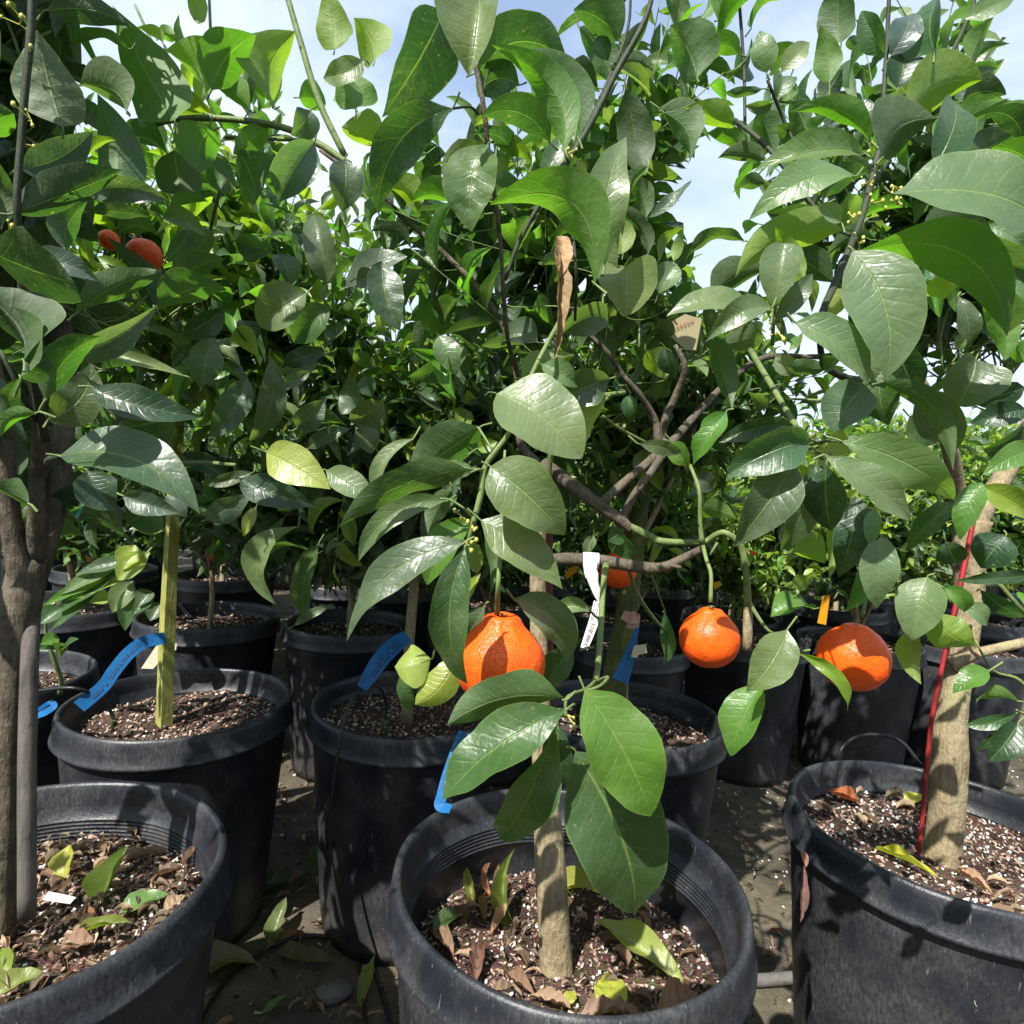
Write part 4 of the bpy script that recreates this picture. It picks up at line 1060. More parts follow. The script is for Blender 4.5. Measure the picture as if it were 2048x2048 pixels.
for q in ([(240, 292, .95, 8), (290, 258, .93, 11), (348, 239, .92, 12), (453, 238, .90, 12), (562, 254, .90, 13), (640, 290, .90, 14), (700, 330, .90, 14)], [(565, -40, .9, 11), (600, 80, .9, 12), (638, 203, .9, 13), (690, 312, .9, 13)],
          [(417, -40, .95, 5), (421, 60, .95, 6), (424, 100, .95, 5)], [(270, 10, .95, 5), (310, 95, .95, 6), (360, 180, .95, 6), (420, 235, .92, 6)], [(450, 275, .95, 7), (560, 278, .95, 8), (640, 285, .93, 8)], [(352, 640, 1.2, 8), (400, 540, 1.1, 8), (430, 420, 1., 7), (455, 320, .95, 6)],
          [(320, 930, .9, 9), (400, 925, .85, 9), (470, 930, .8, 8)], [(340, 560, 1.1, 7), (300, 500, 1.05, 6), (255, 440, 1.04, 5)]):
    m_ = MB(); pxtube(m_, q, 7, 5); m_.build('green_shoot', MTWIG, D_)
fruit(D_, 288, 512, 1.02, .027, neck=False, seed=1); fruit(D_, 218, 480, 1.06, .016, neck=False, seed=2)
def keepE(X, Y, D):
    return (D > .93) & (Y < 1150) & ~insky(X, Y)
E_ = row_tree('E', -.214, 1.431, 'citrus tree with pale leaves, in the black pot with the looping drip tube', .222, .445, 43, (-.20, 1.47, 1.15), (.38, .30, .40), 6, 270, .088, 'dmgpmyd', keepE, low=.6)
fruit(E_, 553, 775, 1.3, .021, neck=False, seed=4)
def keepF(X, Y, D):
    return (D > .95) & (Y < 1140) & ~insky(X, Y) & ((Y < 880) | (D > 1.3))
F_ = row_tree('F', .293, 1.458, 'citrus tree with green stake wrapped in striped ribbon, behind the front centre pot', .226, .437, 45, (.32, 1.52, 1.24), (.38, .30, .38), 6, 210, .080, 'mmgplyd', keepF, low=.3)
mb = MB(); pxtube(mb, [(1222, 1400, 1.45, 58), (1250, 1240, 1.45, 46), (1272, 1080, 1.46, 36), (1290, 940, 1.46, 30)], 7, 3); mb.build('stake', MSTAKEG, F_)
fruit(F_, 1236, 1141, 1.28, .0375, neck=True, seed=7)
K2 = row_tree('K', -1.19, 1.45, 'citrus tree in the grey pot cut by the left edge, behind the front pot', .205, .44, 47, (-1.2, 1.5, 1.35), (.34, .30, .42), 5, 80, .08, 'mmgdl', lambda X, Y, D: Y < 1000)
# ---- third row
def keepG(X, Y, D): return (D > .9) & (Y < 1200)
G_ = row_tree('G', -1.022, 2.148, 'young citrus with small rounded leaves, in the third row pot behind the wooden stake', .229, .45, 51, (-1.03, 2.10, .92), (.26, .24, .28), 5, 70, .055, 'mgbgm', keepG, tr_r=.011, chips=500)
H_ = row_tree('H', -.537, 2.162, 'citrus tree in the third row black pot just left of the blue ribbon end', .218, .45, 53, (-.53, 2.2, .98), (.34, .3, .44), 5, 220, .078, 'mmgply', keepG, chips=500, low=.45)
I_ = row_tree('I', -.06, 2.20, 'citrus tree in the third row, straight behind the front centre tree', .218, .45, 55, (-.05, 2.2, .98), (.34, .3, .44), 5, 220, .078, 'mmglyy', keepG, chips=500, low=.45)
J_ = row_tree('J', .42, 2.12, 'citrus tree in the third row black pot below the small hidden orange', .205, .45, 57, (.44, 2.2, .96), (.34, .3, .42), 5, 220, .078, 'mmglyy', lambda X, Y, D: (D > .9) & (Y < 1180) & ~((Y < 600) & (X > 1335) & (X < 1490)), chips=500, low=.45)
K_ = row_tree('K3', .90, 2.32, 'citrus tree in the dusty grey pot between the round orange and the hanging one', .215, .47, 59, (.92, 2.3, .93), (.32, .3, .38), 5, 170, .075, 'mglyYy', lambda X, Y, D: (D > .9) & (Y < 1230) & ~((Y < 620) & (X < 1500)), chips=500, low=.45)
L_ = row_tree('L', 1.34, 2.36, 'citrus tree in the dusty pot right below the rightmost orange', .215, .47, 61, (1.35, 2.36, .95), (.32, .3, .44), 5, 170, .075, 'mglyYy', keepG, chips=500, low=.45)
N_ = row_tree('N', 1.76, 2.40, 'citrus tree in the dusty pot seen past the right-hand trunk', .215, .47, 63, (1.76, 2.4, 1.02), (.32, .3, .44), 5, 170, .075, 'mglyyY', keepG, chips=500, low=.45)
O_ = row_tree('O', -1.56, 2.20, 'citrus tree with drooping narrow leaves, in the black pot between bamboo and wooden stakes', .25, .455, 65, (-1.5, 2.15, 1.1), (.36, .3, .45), 5, 120, .085, 'mgpld', lambda X, Y, D: (D > .9) & (Y < 1130), chips=700, low=.45)
# drooping fan of narrow leaves on the third-row left tree
dl2 = Leaves(13, 7, 5)
def droop(bx, by, tx, ty, w, c, Y=1.45, side=1):
    P0, P1 = at(bx, by, Y), at(tx, ty, Y-.03); A_ = P1-P0; Lm = A_.length
    N = (CAMP-P0).normalized()+Vector((-.1, 0, .6))
    dl2.add(np.array(P0), np.array(A_.normalized()), np.array(N), Lm, w*Y/FPX*1.2, np.array(TINT[c]), 0, .06, .3, .015, .006)
for q in [(250, 1125, 120, 1190, 30, 'p'), (240, 1140, 110, 1230, 34, 'm'), (235, 1150, 82, 1215, 26, 'l'), (255, 1155, 130, 1205, 22, 'Y'), (265, 1162, 225, 1225, 40, 'p'), (262, 1170, 250, 1262, 30, 'm'), (225, 1195, 178, 1205, 26, 'Y'),
          (300, 1105, 235, 1160, 44, 'Y'), (270, 1090, 245, 1140, 40, 'Y'), (330, 1060, 265, 1055, 34, 'Y'), (270, 1120, 150, 1150, 28, 'g'), (210, 1170, 100, 1260, 30, 'm'), (300, 1180, 275, 1215, 30, 'g'), (310, 1190, 262, 1232, 26, 'm'), (322, 1205, 300, 1242, 30, 'g')]: droop(*q)
mb = MB(); pxtube(mb, [(345, 1060, 1.5, 5), (300, 1100, 1.47, 6), (270, 1140, 1.46, 5), (240, 1170, 1.46, 4)], 6, 3); mb.build('drooping_shoot', MTWIG, O_); dl2.build('drooping_leaves', MLEAF, O_)
dl2 = Leaves(13, 7, 5)
for q in [(125, 1215, 78, 1248, 34, 'm', 1.3), (128, 1300, 158, 1278, 20, 'm', 1.3), (125, 1310, 105, 1285, 24, 'g', 1.3), (118, 1275, 80, 1290, 26, 'l', 1.3), (118, 1290, 75, 1300, 16, 'm', 1.3)]: droop(*q)
mb = MB(); pxtube(mb, [(120, 1388, 1.36, 10), (122, 1360, 1.34, 9), (108, 1320, 1.32, 9), (95, 1280, 1.31, 7), (90, 1240, 1.30, 5)], 7, 4); mb.build('low_shoot', MTWIG, K2); dl2.build('low_leaves', MLEAF, K2)

# low drooping shoots that fill the space between the crowns and the pots
def low_growth(key, x, y, z, rad, ns, LL, tints, seed, keep):
    z -= .03; ns = int(ns*1.4)
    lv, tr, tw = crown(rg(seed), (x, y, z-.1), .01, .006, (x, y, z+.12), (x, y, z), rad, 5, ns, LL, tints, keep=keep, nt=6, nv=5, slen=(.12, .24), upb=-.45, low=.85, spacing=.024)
    tr.build('lower_branches', MBARKD, ROOT[key]); tw.build('lower_twigs', MTWIG, ROOT[key]); lv.build('lower_foliage', MLEAF, ROOT[key])
kl = lambda ymax: (lambda X, Y, D: (D > .9) & (Y < ymax))
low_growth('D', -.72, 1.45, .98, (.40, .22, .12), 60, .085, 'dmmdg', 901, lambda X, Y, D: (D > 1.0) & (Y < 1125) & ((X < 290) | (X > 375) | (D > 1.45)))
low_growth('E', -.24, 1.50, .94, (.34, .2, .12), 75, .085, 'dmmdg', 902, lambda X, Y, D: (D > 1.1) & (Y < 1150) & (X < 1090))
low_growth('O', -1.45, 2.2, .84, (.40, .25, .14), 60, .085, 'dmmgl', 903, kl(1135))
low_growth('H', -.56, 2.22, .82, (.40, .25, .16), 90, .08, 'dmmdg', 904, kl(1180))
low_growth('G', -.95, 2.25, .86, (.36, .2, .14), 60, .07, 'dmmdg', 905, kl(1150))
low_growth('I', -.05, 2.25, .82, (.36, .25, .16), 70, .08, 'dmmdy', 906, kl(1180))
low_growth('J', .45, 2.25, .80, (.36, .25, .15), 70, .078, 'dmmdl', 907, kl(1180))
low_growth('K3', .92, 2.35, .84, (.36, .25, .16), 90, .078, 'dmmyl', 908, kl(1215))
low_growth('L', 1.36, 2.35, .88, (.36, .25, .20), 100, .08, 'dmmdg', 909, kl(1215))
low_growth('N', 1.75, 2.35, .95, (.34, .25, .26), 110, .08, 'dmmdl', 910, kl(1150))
# ---- rows behind: two source trees, copied
def proto(seed, x, y, label, grp, H_=1.15, dens=170, tints='mglyyp', LL=.088):
    T = tree_root(x, y, label, grp)
    make_pot(T, x, y, .215, .5, .455, rg(seed), 40, grooves=False, chips=250, perl=40, csize=.012)
    lv, tr, tw = crown(rg(seed), (x, y, .45), .01, .014, (x, y, .66), (x, y, H_-.04), (.34, .34, .56), 6, dens, LL, tints, nt=5, nv=3, slen=(.18, .32), spacing=.032, upb=.2, low=.5)
    tr.build('trunk', MBARK, T); tw.build('twigs', MTWIG, T); lv.build('foliage', MLEAF, T); return T
def copy_tree(o, loc, rz, sc):
    r = o.copy(); COL.objects.link(r); r.location = loc; r.rotation_euler = (0, 0, rz); r.scale = sc
    for ch in o.children:
        c = ch.copy(); COL.objects.link(c); c.parent = r
        for g in ch.children:
            d = g.copy(); COL.objects.link(d); d.parent = c
            for h in g.children: e = h.copy(); COL.objects.link(e); e.parent = d
    return r
LBL4 = 'citrus tree in a black pot in the fourth row, seen between the nearer crowns'
LBLF = 'bushy citrus tree far back in the packed nursery rows'
G4, G5 = 'fourth row citrus trees', 'far rows of citrus trees'
pr = [proto(71, -1.9, 2.95, 'dark green citrus tree in the fourth row, leftmost of the row', G4), proto(72, -1.35, 2.95, 'citrus tree in the fourth row, behind the pot with small rounded leaves', G4, tints='mgdlyp'), proto(73, -.8, 2.95, 'yellow green citrus tree in the fourth row, behind the third row pots left of centre', G4, tints='lyygpY')]
rr = random.Random(5); cnt = {}
ORD = 'first second third fourth fifth sixth seventh eighth ninth tenth eleventh twelfth thirteenth fourteenth fifteenth sixteenth seventeenth eighteenth nineteenth twentieth'.split()
for k, y in enumerate([2.95, 3.65, 4.45, 5.4, 6.6, 8.2]):
    step = .55+.05*k; nx = int((y*.86+.5)/step)
    for i in range(-nx, nx+1):
        x = i*step+(.25 if k % 2 else 0)+rr.uniform(-.05, .05)-.02
        if k == 0 and x < -.6: 
            if x > -2.2: continue
        low = 1.0
        s = rr.uniform(.92, 1.08)*(1.0+.05*k) * (1.0 if x < -.1*y or x > .45*y else .9)
        zt = np.array([[x, y, .9], [x, y, 1.6]]); PX, PY, PD = proj(zt)
        if PX.max() < -150 or PX.min() > 2200: continue
        o = copy_tree(pr[rr.randrange(3)], (x, y+rr.uniform(-.06, .06), 0), rr.uniform(0, 6.28), (1, 1, s))
        cnt[k] = cnt.get(k, 0)+1
        o['label'] = 'citrus tree in black pot, %s row back, %s from the left of that row' % (ORD[k+3], ORD[cnt[k]-1]); o['group'] = G4 if k == 0 else G5
for (x, y, lab) in [(-2.0, -.95, 'leftmost'), (-1.35, -1.05, 'second from the left'), (-.7, -1.0, 'third from the left'), (-.05, -1.05, 'third from the right'), (.65, -1.0, 'second from the right'), (1.35, -1.05, 'rightmost')]:  # trees out of view, added to block sky light from behind
    o = copy_tree(pr[rr.randrange(3)], (x, y, 0), rr.uniform(0, 6), (1.05, 1.05, 1.12)); o['label'] = 'unseen citrus tree in black pot, added behind the viewer, %s' % lab; o['group'] = 'unseen citrus trees added to block sky'
for (x, y, lab) in [(-1.75, .55, 'beyond the left pot'), (-1.6, -.2, 'near left, beside the viewer'), (1.9, .9, 'beyond the right pot'), (1.7, .1, 'near right, beside the viewer')]:  # unseen side trees, added to shut out low sky light
    o = copy_tree(pr[rr.randrange(3)], (x, y, 0), rr.uniform(0, 6), (1.05, 1.05, 1.15)); o['label'] = 'unseen added citrus tree in black pot standing '+lab; o['group'] = 'unseen citrus trees added to block sky'
# small coloured tags among the far trees are built below with the other tags

# ------------------------------------------------------------------ ribbons, tags, tubes
def ribbon(name, pts, mat, label, cat, group=None, twist=0., th=.0006, lines=None, ink=None, Nhint=None, parent=None):
    """pts: (px,py,Y,width_px) along the strip"""
    P = catmull([np.append(np.array(at(p[0], p[1], p[2])), p[3]*p[2]/FPX) for p in pts], 6); X, Wd = P[:, :3], P[:, 3]
    T = norm(np.gradient(X, axis=0)); V = []; F = []; n = len(X)
    for i in range(n):
        toc = norm(np.array(CAMP)-X[i])+np.array([0, 0, .25]); S = norm(np.cross(T[i], toc)); N = np.cross(S, T[i])
        a = twist*i/(n-1); S, N = S*math.cos(a)+N*math.sin(a), N*math.cos(a)-S*math.sin(a)
        for s, q in ((-1, 1), (1, 1), (1, -1), (-1, -1)): V.append(X[i]+S*s*Wd[i]/2+N*q*th/2)
    for i in range(n-1):
        for k in range(4): F.append((i*4+k, i*4+(k+1) % 4, (i+1)*4+(k+1) % 4, (i+1)*4+k))
    F += [(3, 2, 1, 0), tuple((n-1)*4+k for k in range(4))]
    o = mk(name, V, F, mat, parent, False)
    if parent is None: tag(o, label, cat, group)
    if lines:
        V = []; F = []
        for (u0, u1, w0, w1) in lines:
            for f in (u0, u1):
                x = f*(n-1); i = min(int(x), n-2); fr = x-i; C = X[i]*(1-fr)+X[i+1]*fr; w = Wd[i]*(1-fr)+Wd[i+1]*fr
                toc = norm(np.array(CAMP)-C)+np.array([0, 0, .25]); S = norm(np.cross(T[i], toc)); N = np.cross(S, T[i]); N *= 1 if N.dot(np.array(CAMP)-C) > 0 else -1
                for v in (w0, w1): V.append(C+S*v*w/2+N*(th/2+.0003))
            b = len(V)-4; F.append((b, b+1, b+3, b+2))
        mk('print', V, F, ink, o, False)
    return o
rt = random.Random(4)
def text_lines(u0, u1, rows, dens=.7, cw=.012, hh=.11):
    out = []
    for r in rows:
        u = u0
        while u < u1:
            w = cw*rt.uniform(.5, 2.4)
            if rt.random() < dens:
                m = rt.uniform(.6, 1.); out.append((u, u+w*.8, r-hh*m/2, r+hh*m/2))
            u += w
    return out
ribbon('plant_ribbon', [(330, 1276, 1.33, 24), (290, 1284, 1.30, 26), (258, 1306, 1.27, 26), (228, 1342, 1.24, 26), (205, 1374, 1.22, 26), (158, 1414, 1.2, 28)], MBLUE, 'long curved blue printed ribbon tied to the wooden stake at left', 'plant tag', 'blue printed ribbons', .25, lines=text_lines(.12, .9, (-.3, 0., .32), .8, .014, .2), ink=MINK)
ribbon('plant_ribbon', [(815, 1272, 1.28, 26), (788, 1292, 1.25, 34), (762, 1318, 1.22, 34), (742, 1348, 1.2, 31), (724, 1376, 1.19, 22)], MBLUE, 'blue printed ribbon hanging left of the pale green leaves over the drip tube pot', 'plant tag', 'blue printed ribbons', .2, lines=text_lines(.15, .75, (-.55, -.2, .15, .5), .9, .016, .2), ink=MINK)
ribbon('plant_ribbon', [(930, 1465, .66, 26), (915, 1500, .65, 26), (896, 1550, .64, 24), (884, 1590, .63, 22), (880, 1612, .625, 22), (902, 1618, .615, 18)], MBLUE, 'bright blue ribbon hanging over the rear rim of the front centre pot', 'plant tag', 'blue printed ribbons', .1, lines=text_lines(.0, .55, (-.3, .1, .45), .9, .012, .18), ink=MINK)
ribbon('plant_ribbon', [(1275, 1255, 1.40, 8), (1266, 1285, 1.38, 14), (1254, 1325, 1.35, 26), (1240, 1362, 1.33, 34)], MBLUE, 'narrow blue ribbon hanging beside the green stake behind the centre tree', 'plant tag', 'blue printed ribbons', .1, lines=text_lines(.2, 1., (-.6, -.2, .2, .6), .95, .03, .14), ink=MINK)
ribbon('plant_ribbon', [(70, 1448, 1.2, 10), (72, 1434, 1.2, 12), (92, 1424, 1.19, 14), (108, 1412, 1.19, 12), (100, 1405, 1.22, 8), (76, 1420, 1.23, 8)], MBLUE, 'looped blue ribbon just right of the bamboo stake', 'plant tag', 'blue printed ribbons', .3)
# white barcode tag round the horizontal branch
wt_ = tag(empty('barcode_tag', at(1185, 1130, .80)), 'white barcode tag wrapped round the horizontal branch of the centre tree', 'plant tag')
band = MB(); c0, c1 = at(1166, 1120, .808), at(1197, 1122, .808); band.add(*tube([c0, (c0+c1)/2, c1], [.0105]*3, 14, 2, True)); band.build('loop', MWHITE, wt_)
ribbon('strap', [(1180, 1118, .79, 27), (1181, 1140, .786, 26), (1184, 1152, .784, 26)], MWHITE, None, None, None, parent=wt_)
ribbon('strap', [(1184, 1150, .784, 25), (1188, 1168, .785, 19), (1196, 1190, .787, 16), (1203, 1206, .79, 8)], MWHITE, None, None, None, twist=.35, parent=wt_)
bars = [(u, u+rt.choice([.006, .010, .014]), -.55, .35) for u in np.arange(.45, .93, .024)]
ribbon('label', [(1197, 1203, .785, 18), (1190, 1235, .78, 20), (1178, 1270, .778, 18), (1168, 1297, .776, 15)], MWHITE, None, None, None, parent=wt_, lines=text_lines(.0, .4, (-.6, -.15, .3, .65), .9, .02, .22)+bars, ink=MINKB)
ribbon('stake_wrap', [(1245, 1228, 1.425, 20), (1262, 1236, 1.42, 24), (1275, 1232, 1.425, 26)], MPINKT, 'red and white striped ribbon wrapped round the green stake', 'ribbon')
b_ = MB(); c0, c1 = at(1255, 1252, 1.45), at(1259, 1226, 1.45); b_.add(*tube([c0, (c0+c1)/2, c1], [.0262, .0257, .0252], 16, 2, False)); b_.build('wrap', MPINKT, bpy.data.objects['stake_wrap'])
def card(name, pts, Y, mat, label, cat, group=None, th=.0012, tilt=0.):
    V = []; c = sum((at(p[0], p[1], Y) for p in pts), Vector())/len(pts)
    for s in (0, 1):
        for k, p in enumerate(pts): V.append(at(p[0], p[1], Y+tilt*(k % 2))+Vector((0, th*s, 0)))
    n = len(pts); F = [tuple(range(n))[::-1], tuple(range(n, 2*n))]+[(k, (k+1) % n, n+(k+1) % n, n+k) for k in range(n)]
    return tag(mk(name, V, F, mat, None, False), label, cat, group)
o = card('cream_tag', [(1268, 1292), (1292, 1288), (1294, 1306), (1276, 1310), (1275, 1316), (1262, 1314)], 1.33, MCREAM, 'small cream tag beside the blue ribbon on the green stake', 'plant tag')
card('paper_tag', [(312, 1292), (326, 1290), (324, 1318), (306, 1338), (282, 1337)], 1.40, MCREAM, 'blank cream tag behind the wooden stake', 'plant tag')
card('paper_tag', [(345, 1288), (354, 1287), (352, 1300), (344, 1303)], 1.40, MCREAM, 'tiny cream tag end right of the wooden stake', 'plant tag')
o = card('paper_tag', [(1322, 655), (1370, 628), (1404, 638), (1392, 700), (1372, 700), (1340, 672)], .95, simple('paper_card', (.27, .25, .13), .7, .1, c2=(.26, .20, .13), vs=12.), 'faded cream paper tag with red handwriting hidden among leaves', 'plant tag')
ribbon('handwriting', [(1338, 658, .945, 2), (1360, 650, .945, 9), (1385, 641, .945, 2)], MREDB, None, None, parent=o, lines=None) if False else None
V = []; F = []
for q in range(26):
    a = 1336+q*2.0; yb = 662-q*.85+3*math.sin(q*1.9); 
    for (dx, dy) in ((0, -3), (1.3, -3.4), (1.6, 2.6), (.3, 3)): V.append(at(a+dx, yb+dy*(.5+.5*abs(math.sin(q*2.3))), .9475))
    F.append((len(V)-4, len(V)-3, len(V)-2, len(V)-1))
mk('handwriting', V, F, simple('faded_red_ink', (.30, .10, .07), .7), o, False)
flags = [
 ('teal_flag', [(149, 1015), (160, 1014), (169, 1034), (155, 1038)], 1.7, MTEAL, 'upper of two teal flags seen past the left trunk'),
 ('teal_flag', [(162, 1050), (186, 1066), (182, 1075), (176, 1068)], 1.7, MTEAL, 'pointed lower teal flag seen past the left trunk'),
 ('teal_flag', [(386, 436), (408, 446), (414, 462), (394, 458), (380, 443)], 1.9, MTEAL, 'crumpled teal flag high in the leaves right of the two oranges'),
 ('teal_flag', [(362, 424), (372, 416), (378, 420), (368, 428)], 1.9, MTEAL, 'small teal scrap high above the left wooden stake'),
 ('teal_flag', [(844, 800), (858, 796), (862, 808), (850, 813)], 1.9, MTEAL, 'teal flag deep in the foliage left of the central leaves'),
 ('teal_flag', [(1400, 758), (1412, 756), (1405, 772), (1392, 773)], 1.6, MTEAL, 'teal flag behind the forked branches right of centre'),
 ('yellow_tag', [(1129, 1150), (1142, 1134), (1160, 1132), (1150, 1146), (1132, 1160)], 1.7, MYEL, 'yellow tag left of the white barcode tag'),
 ('yellow_tag', [(1425, 1166), (1440, 1162), (1444, 1170), (1430, 1180)], 1.7, MYEL, 'yellow tag just above the round orange'),
 ('yellow_tag', [(1646, 1192), (1660, 1190), (1652, 1250), (1635, 1246)], 1.5, MYEL, 'long yellow tag left of the rightmost orange'),
 ('yellow_tag', [(1745, 1184), (1758, 1188), (1760, 1206), (1744, 1198)], 1.5, MYEL, 'yellow tag above and right of the rightmost orange'),
 ('orange_tag', [(1466, 668), (1478, 648), (1486, 646), (1484, 660), (1462, 690), (1452, 676)], 1.0, MORT, 'orange plastic tag among the upper right leaves'),
 ('orange_tag', [(1498, 1098), (1512, 1104), (1518, 1108), (1512, 1112), (1500, 1106)], 1.4, MORT, 'small orange tag above the curved green shoot'),
 ('orange_tag', [(412, 1110), (430, 1104), (426, 1118), (416, 1122)], 1.9, MRED, 'red tie on the slim trunk in the third row'),
 ('orange_tag', [(172, 1102), (182, 1100), (184, 1122), (174, 1124)], 2.2, MYEL, 'amber tag low in the far row at left'),
]
for f in flags: card(f[0], f[1], f[2], f[3], f[4], 'plant tag')
# stakes of far rows
def ttube(name, pts, mat, label, cat, n=8, group=None):
    mb = MB(); pxtube(mb, pts, n, 8); o = mb.build(name, mat, None); return tag(o, label, cat, group)
def wtube(name, P, r, mat, label, cat, group=None):
    mb = MB(); mb.add(*tube(P, [r]*len(P), 8, 8)); return tag(mb.build(name, mat, None), label, cat, group)
zg = .005
t_ = tag(empty('drip_tube', at(768, 1460, 1.32)), 'thin black drip tube looping over the rim of the pot left of centre', 'drip tube', 'drip irrigation tubes')
mb = MB(); P = [at(771, 1440, 1.33), at(772, 1410, 1.33), at(762, 1378, 1.31), at(740, 1370, 1.29), at(715, 1385, 1.26), at(695, 1420, 1.235), at(680, 1480, 1.21), at(668, 1560, 1.195), at(660, 1660, 1.18), at(668, 1760, 1.17), at(690, 1870, 1.16)]
mb.add(*tube(P, [.0032]*len(P), 8, 8)); mb.build('tube', MTUBE, t_)
mb = MB(); mb.add(*tube([at(762, 1470, 1.33), at(766, 1436, 1.33)], [.0035, .0035], 8, 1)); mb.add(*tube([at(774, 1470, 1.33), at(773, 1438, 1.33)], [.003, .003], 8, 1)); mb.build('emitter_stake', MSTAKEG, t_)
t_ = tag(empty('drip_tube', at(225, 1440, 1.26)), 'black drip tube reaching the soil under the curved blue ribbon', 'drip tube', 'drip irrigation tubes')
mb = MB(); P = [at(232, 1450, 1.26), at(222, 1425, 1.26), at(205, 1398, 1.24), at(165, 1380, 1.2), at(130, 1376, 1.19), at(75, 1382, 1.2)]; mb.add(*tube(P, [.0036]*len(P), 8, 8)); mb.build('tube', MTUBE, t_)
mb = MB(); mb.add(*tube([at(224, 1462, 1.26), at(230, 1440, 1.26)], [.0035, .0035], 8, 1)); mb.build('emitter_stake', MSTAKEG, t_)
wtube('drip_tube', [at(1676, 1530, 1.27), at(1682, 1500, 1.27), at(1705, 1478, 1.28), at(1745, 1469, 1.29), at(1800, 1482, 1.28), at(1842, 1530, 1.26)], .0035, MTUBE, 'black drip tube arching behind the right front pot', 'drip tube', 'drip irrigation tubes')
wtube('drip_tube', [at(-20, 1500, 1.1), at(10, 1502, 1.1), at(30, 1525, 1.1), at(40, 1560, 1.08)], .0035, MTUBE, 'black drip tube at the left edge behind the bamboo stake', 'drip tube', 'drip irrigation tubes')
wtube('drip_tube', [on(380, 2080, .006), on(430, 1990, .006), on(480, 1935, .008), on(560, 1885, .012), on(640, 1872, .014), on(700, 1888, .010), on(745, 1930, .006), on(790, 2080, .005)], .0042, MTUBE, 'black drip hose curving across the ground between the front pots', 'drip tube', 'drip irrigation tubes')
wtube('drip_tube', [on(688, 1800, .006), on(712, 1900, .01), on(722, 1960, .006), on(735, 2080, .006)], .0036, MTUBE, 'thin drip hose running down beside the front centre pot', 'drip tube', 'drip irrigation tubes')
wtube('water_pipe', [on(1500, 1962, .012), on(1560, 1958, .012), on(1640, 1952, .012), on(1750, 1940, .012)], .013, MPIPE, 'grey pipe on the ground between the centre pot and right pot', 'pipe')

# ------------------------------------------------------------------ perlite and litter on the ground
r_ = rg(88)
n = 3800; gx = r_.uniform(-1.6, 2.2, n); gy = r_.uniform(.6, 3.2, n); m_ = (np.sin(gx*7+1)+np.sin(gy*9)+np.sin(gx*17+gy*5)+r_.normal(0, .8, n)) > .5
V, F = flakes(r_, np.stack([gx, gy, np.full(n, .003)], 1)[m_], .0062, tk=.5, asp=(1., 1.8)); o = mk('perlite_spill', V, F, MPERL, None, True); tag(o, 'white perlite grains scattered on the dark ground', 'perlite', None, 'stuff')
n = 4200; gx = r_.uniform(-1.6, 2.2, n); gy = r_.uniform(.55, 3.2, n); V, F = flakes(r_, np.stack([gx, gy, np.full(n, .002)], 1), .012, asp=(1.4, 5.)); o = mk('bark_debris', V, F, MCHIP, None, False); tag(o, 'bark chips and crumbs scattered on the ground between the pots', 'debris', None, 'stuff')

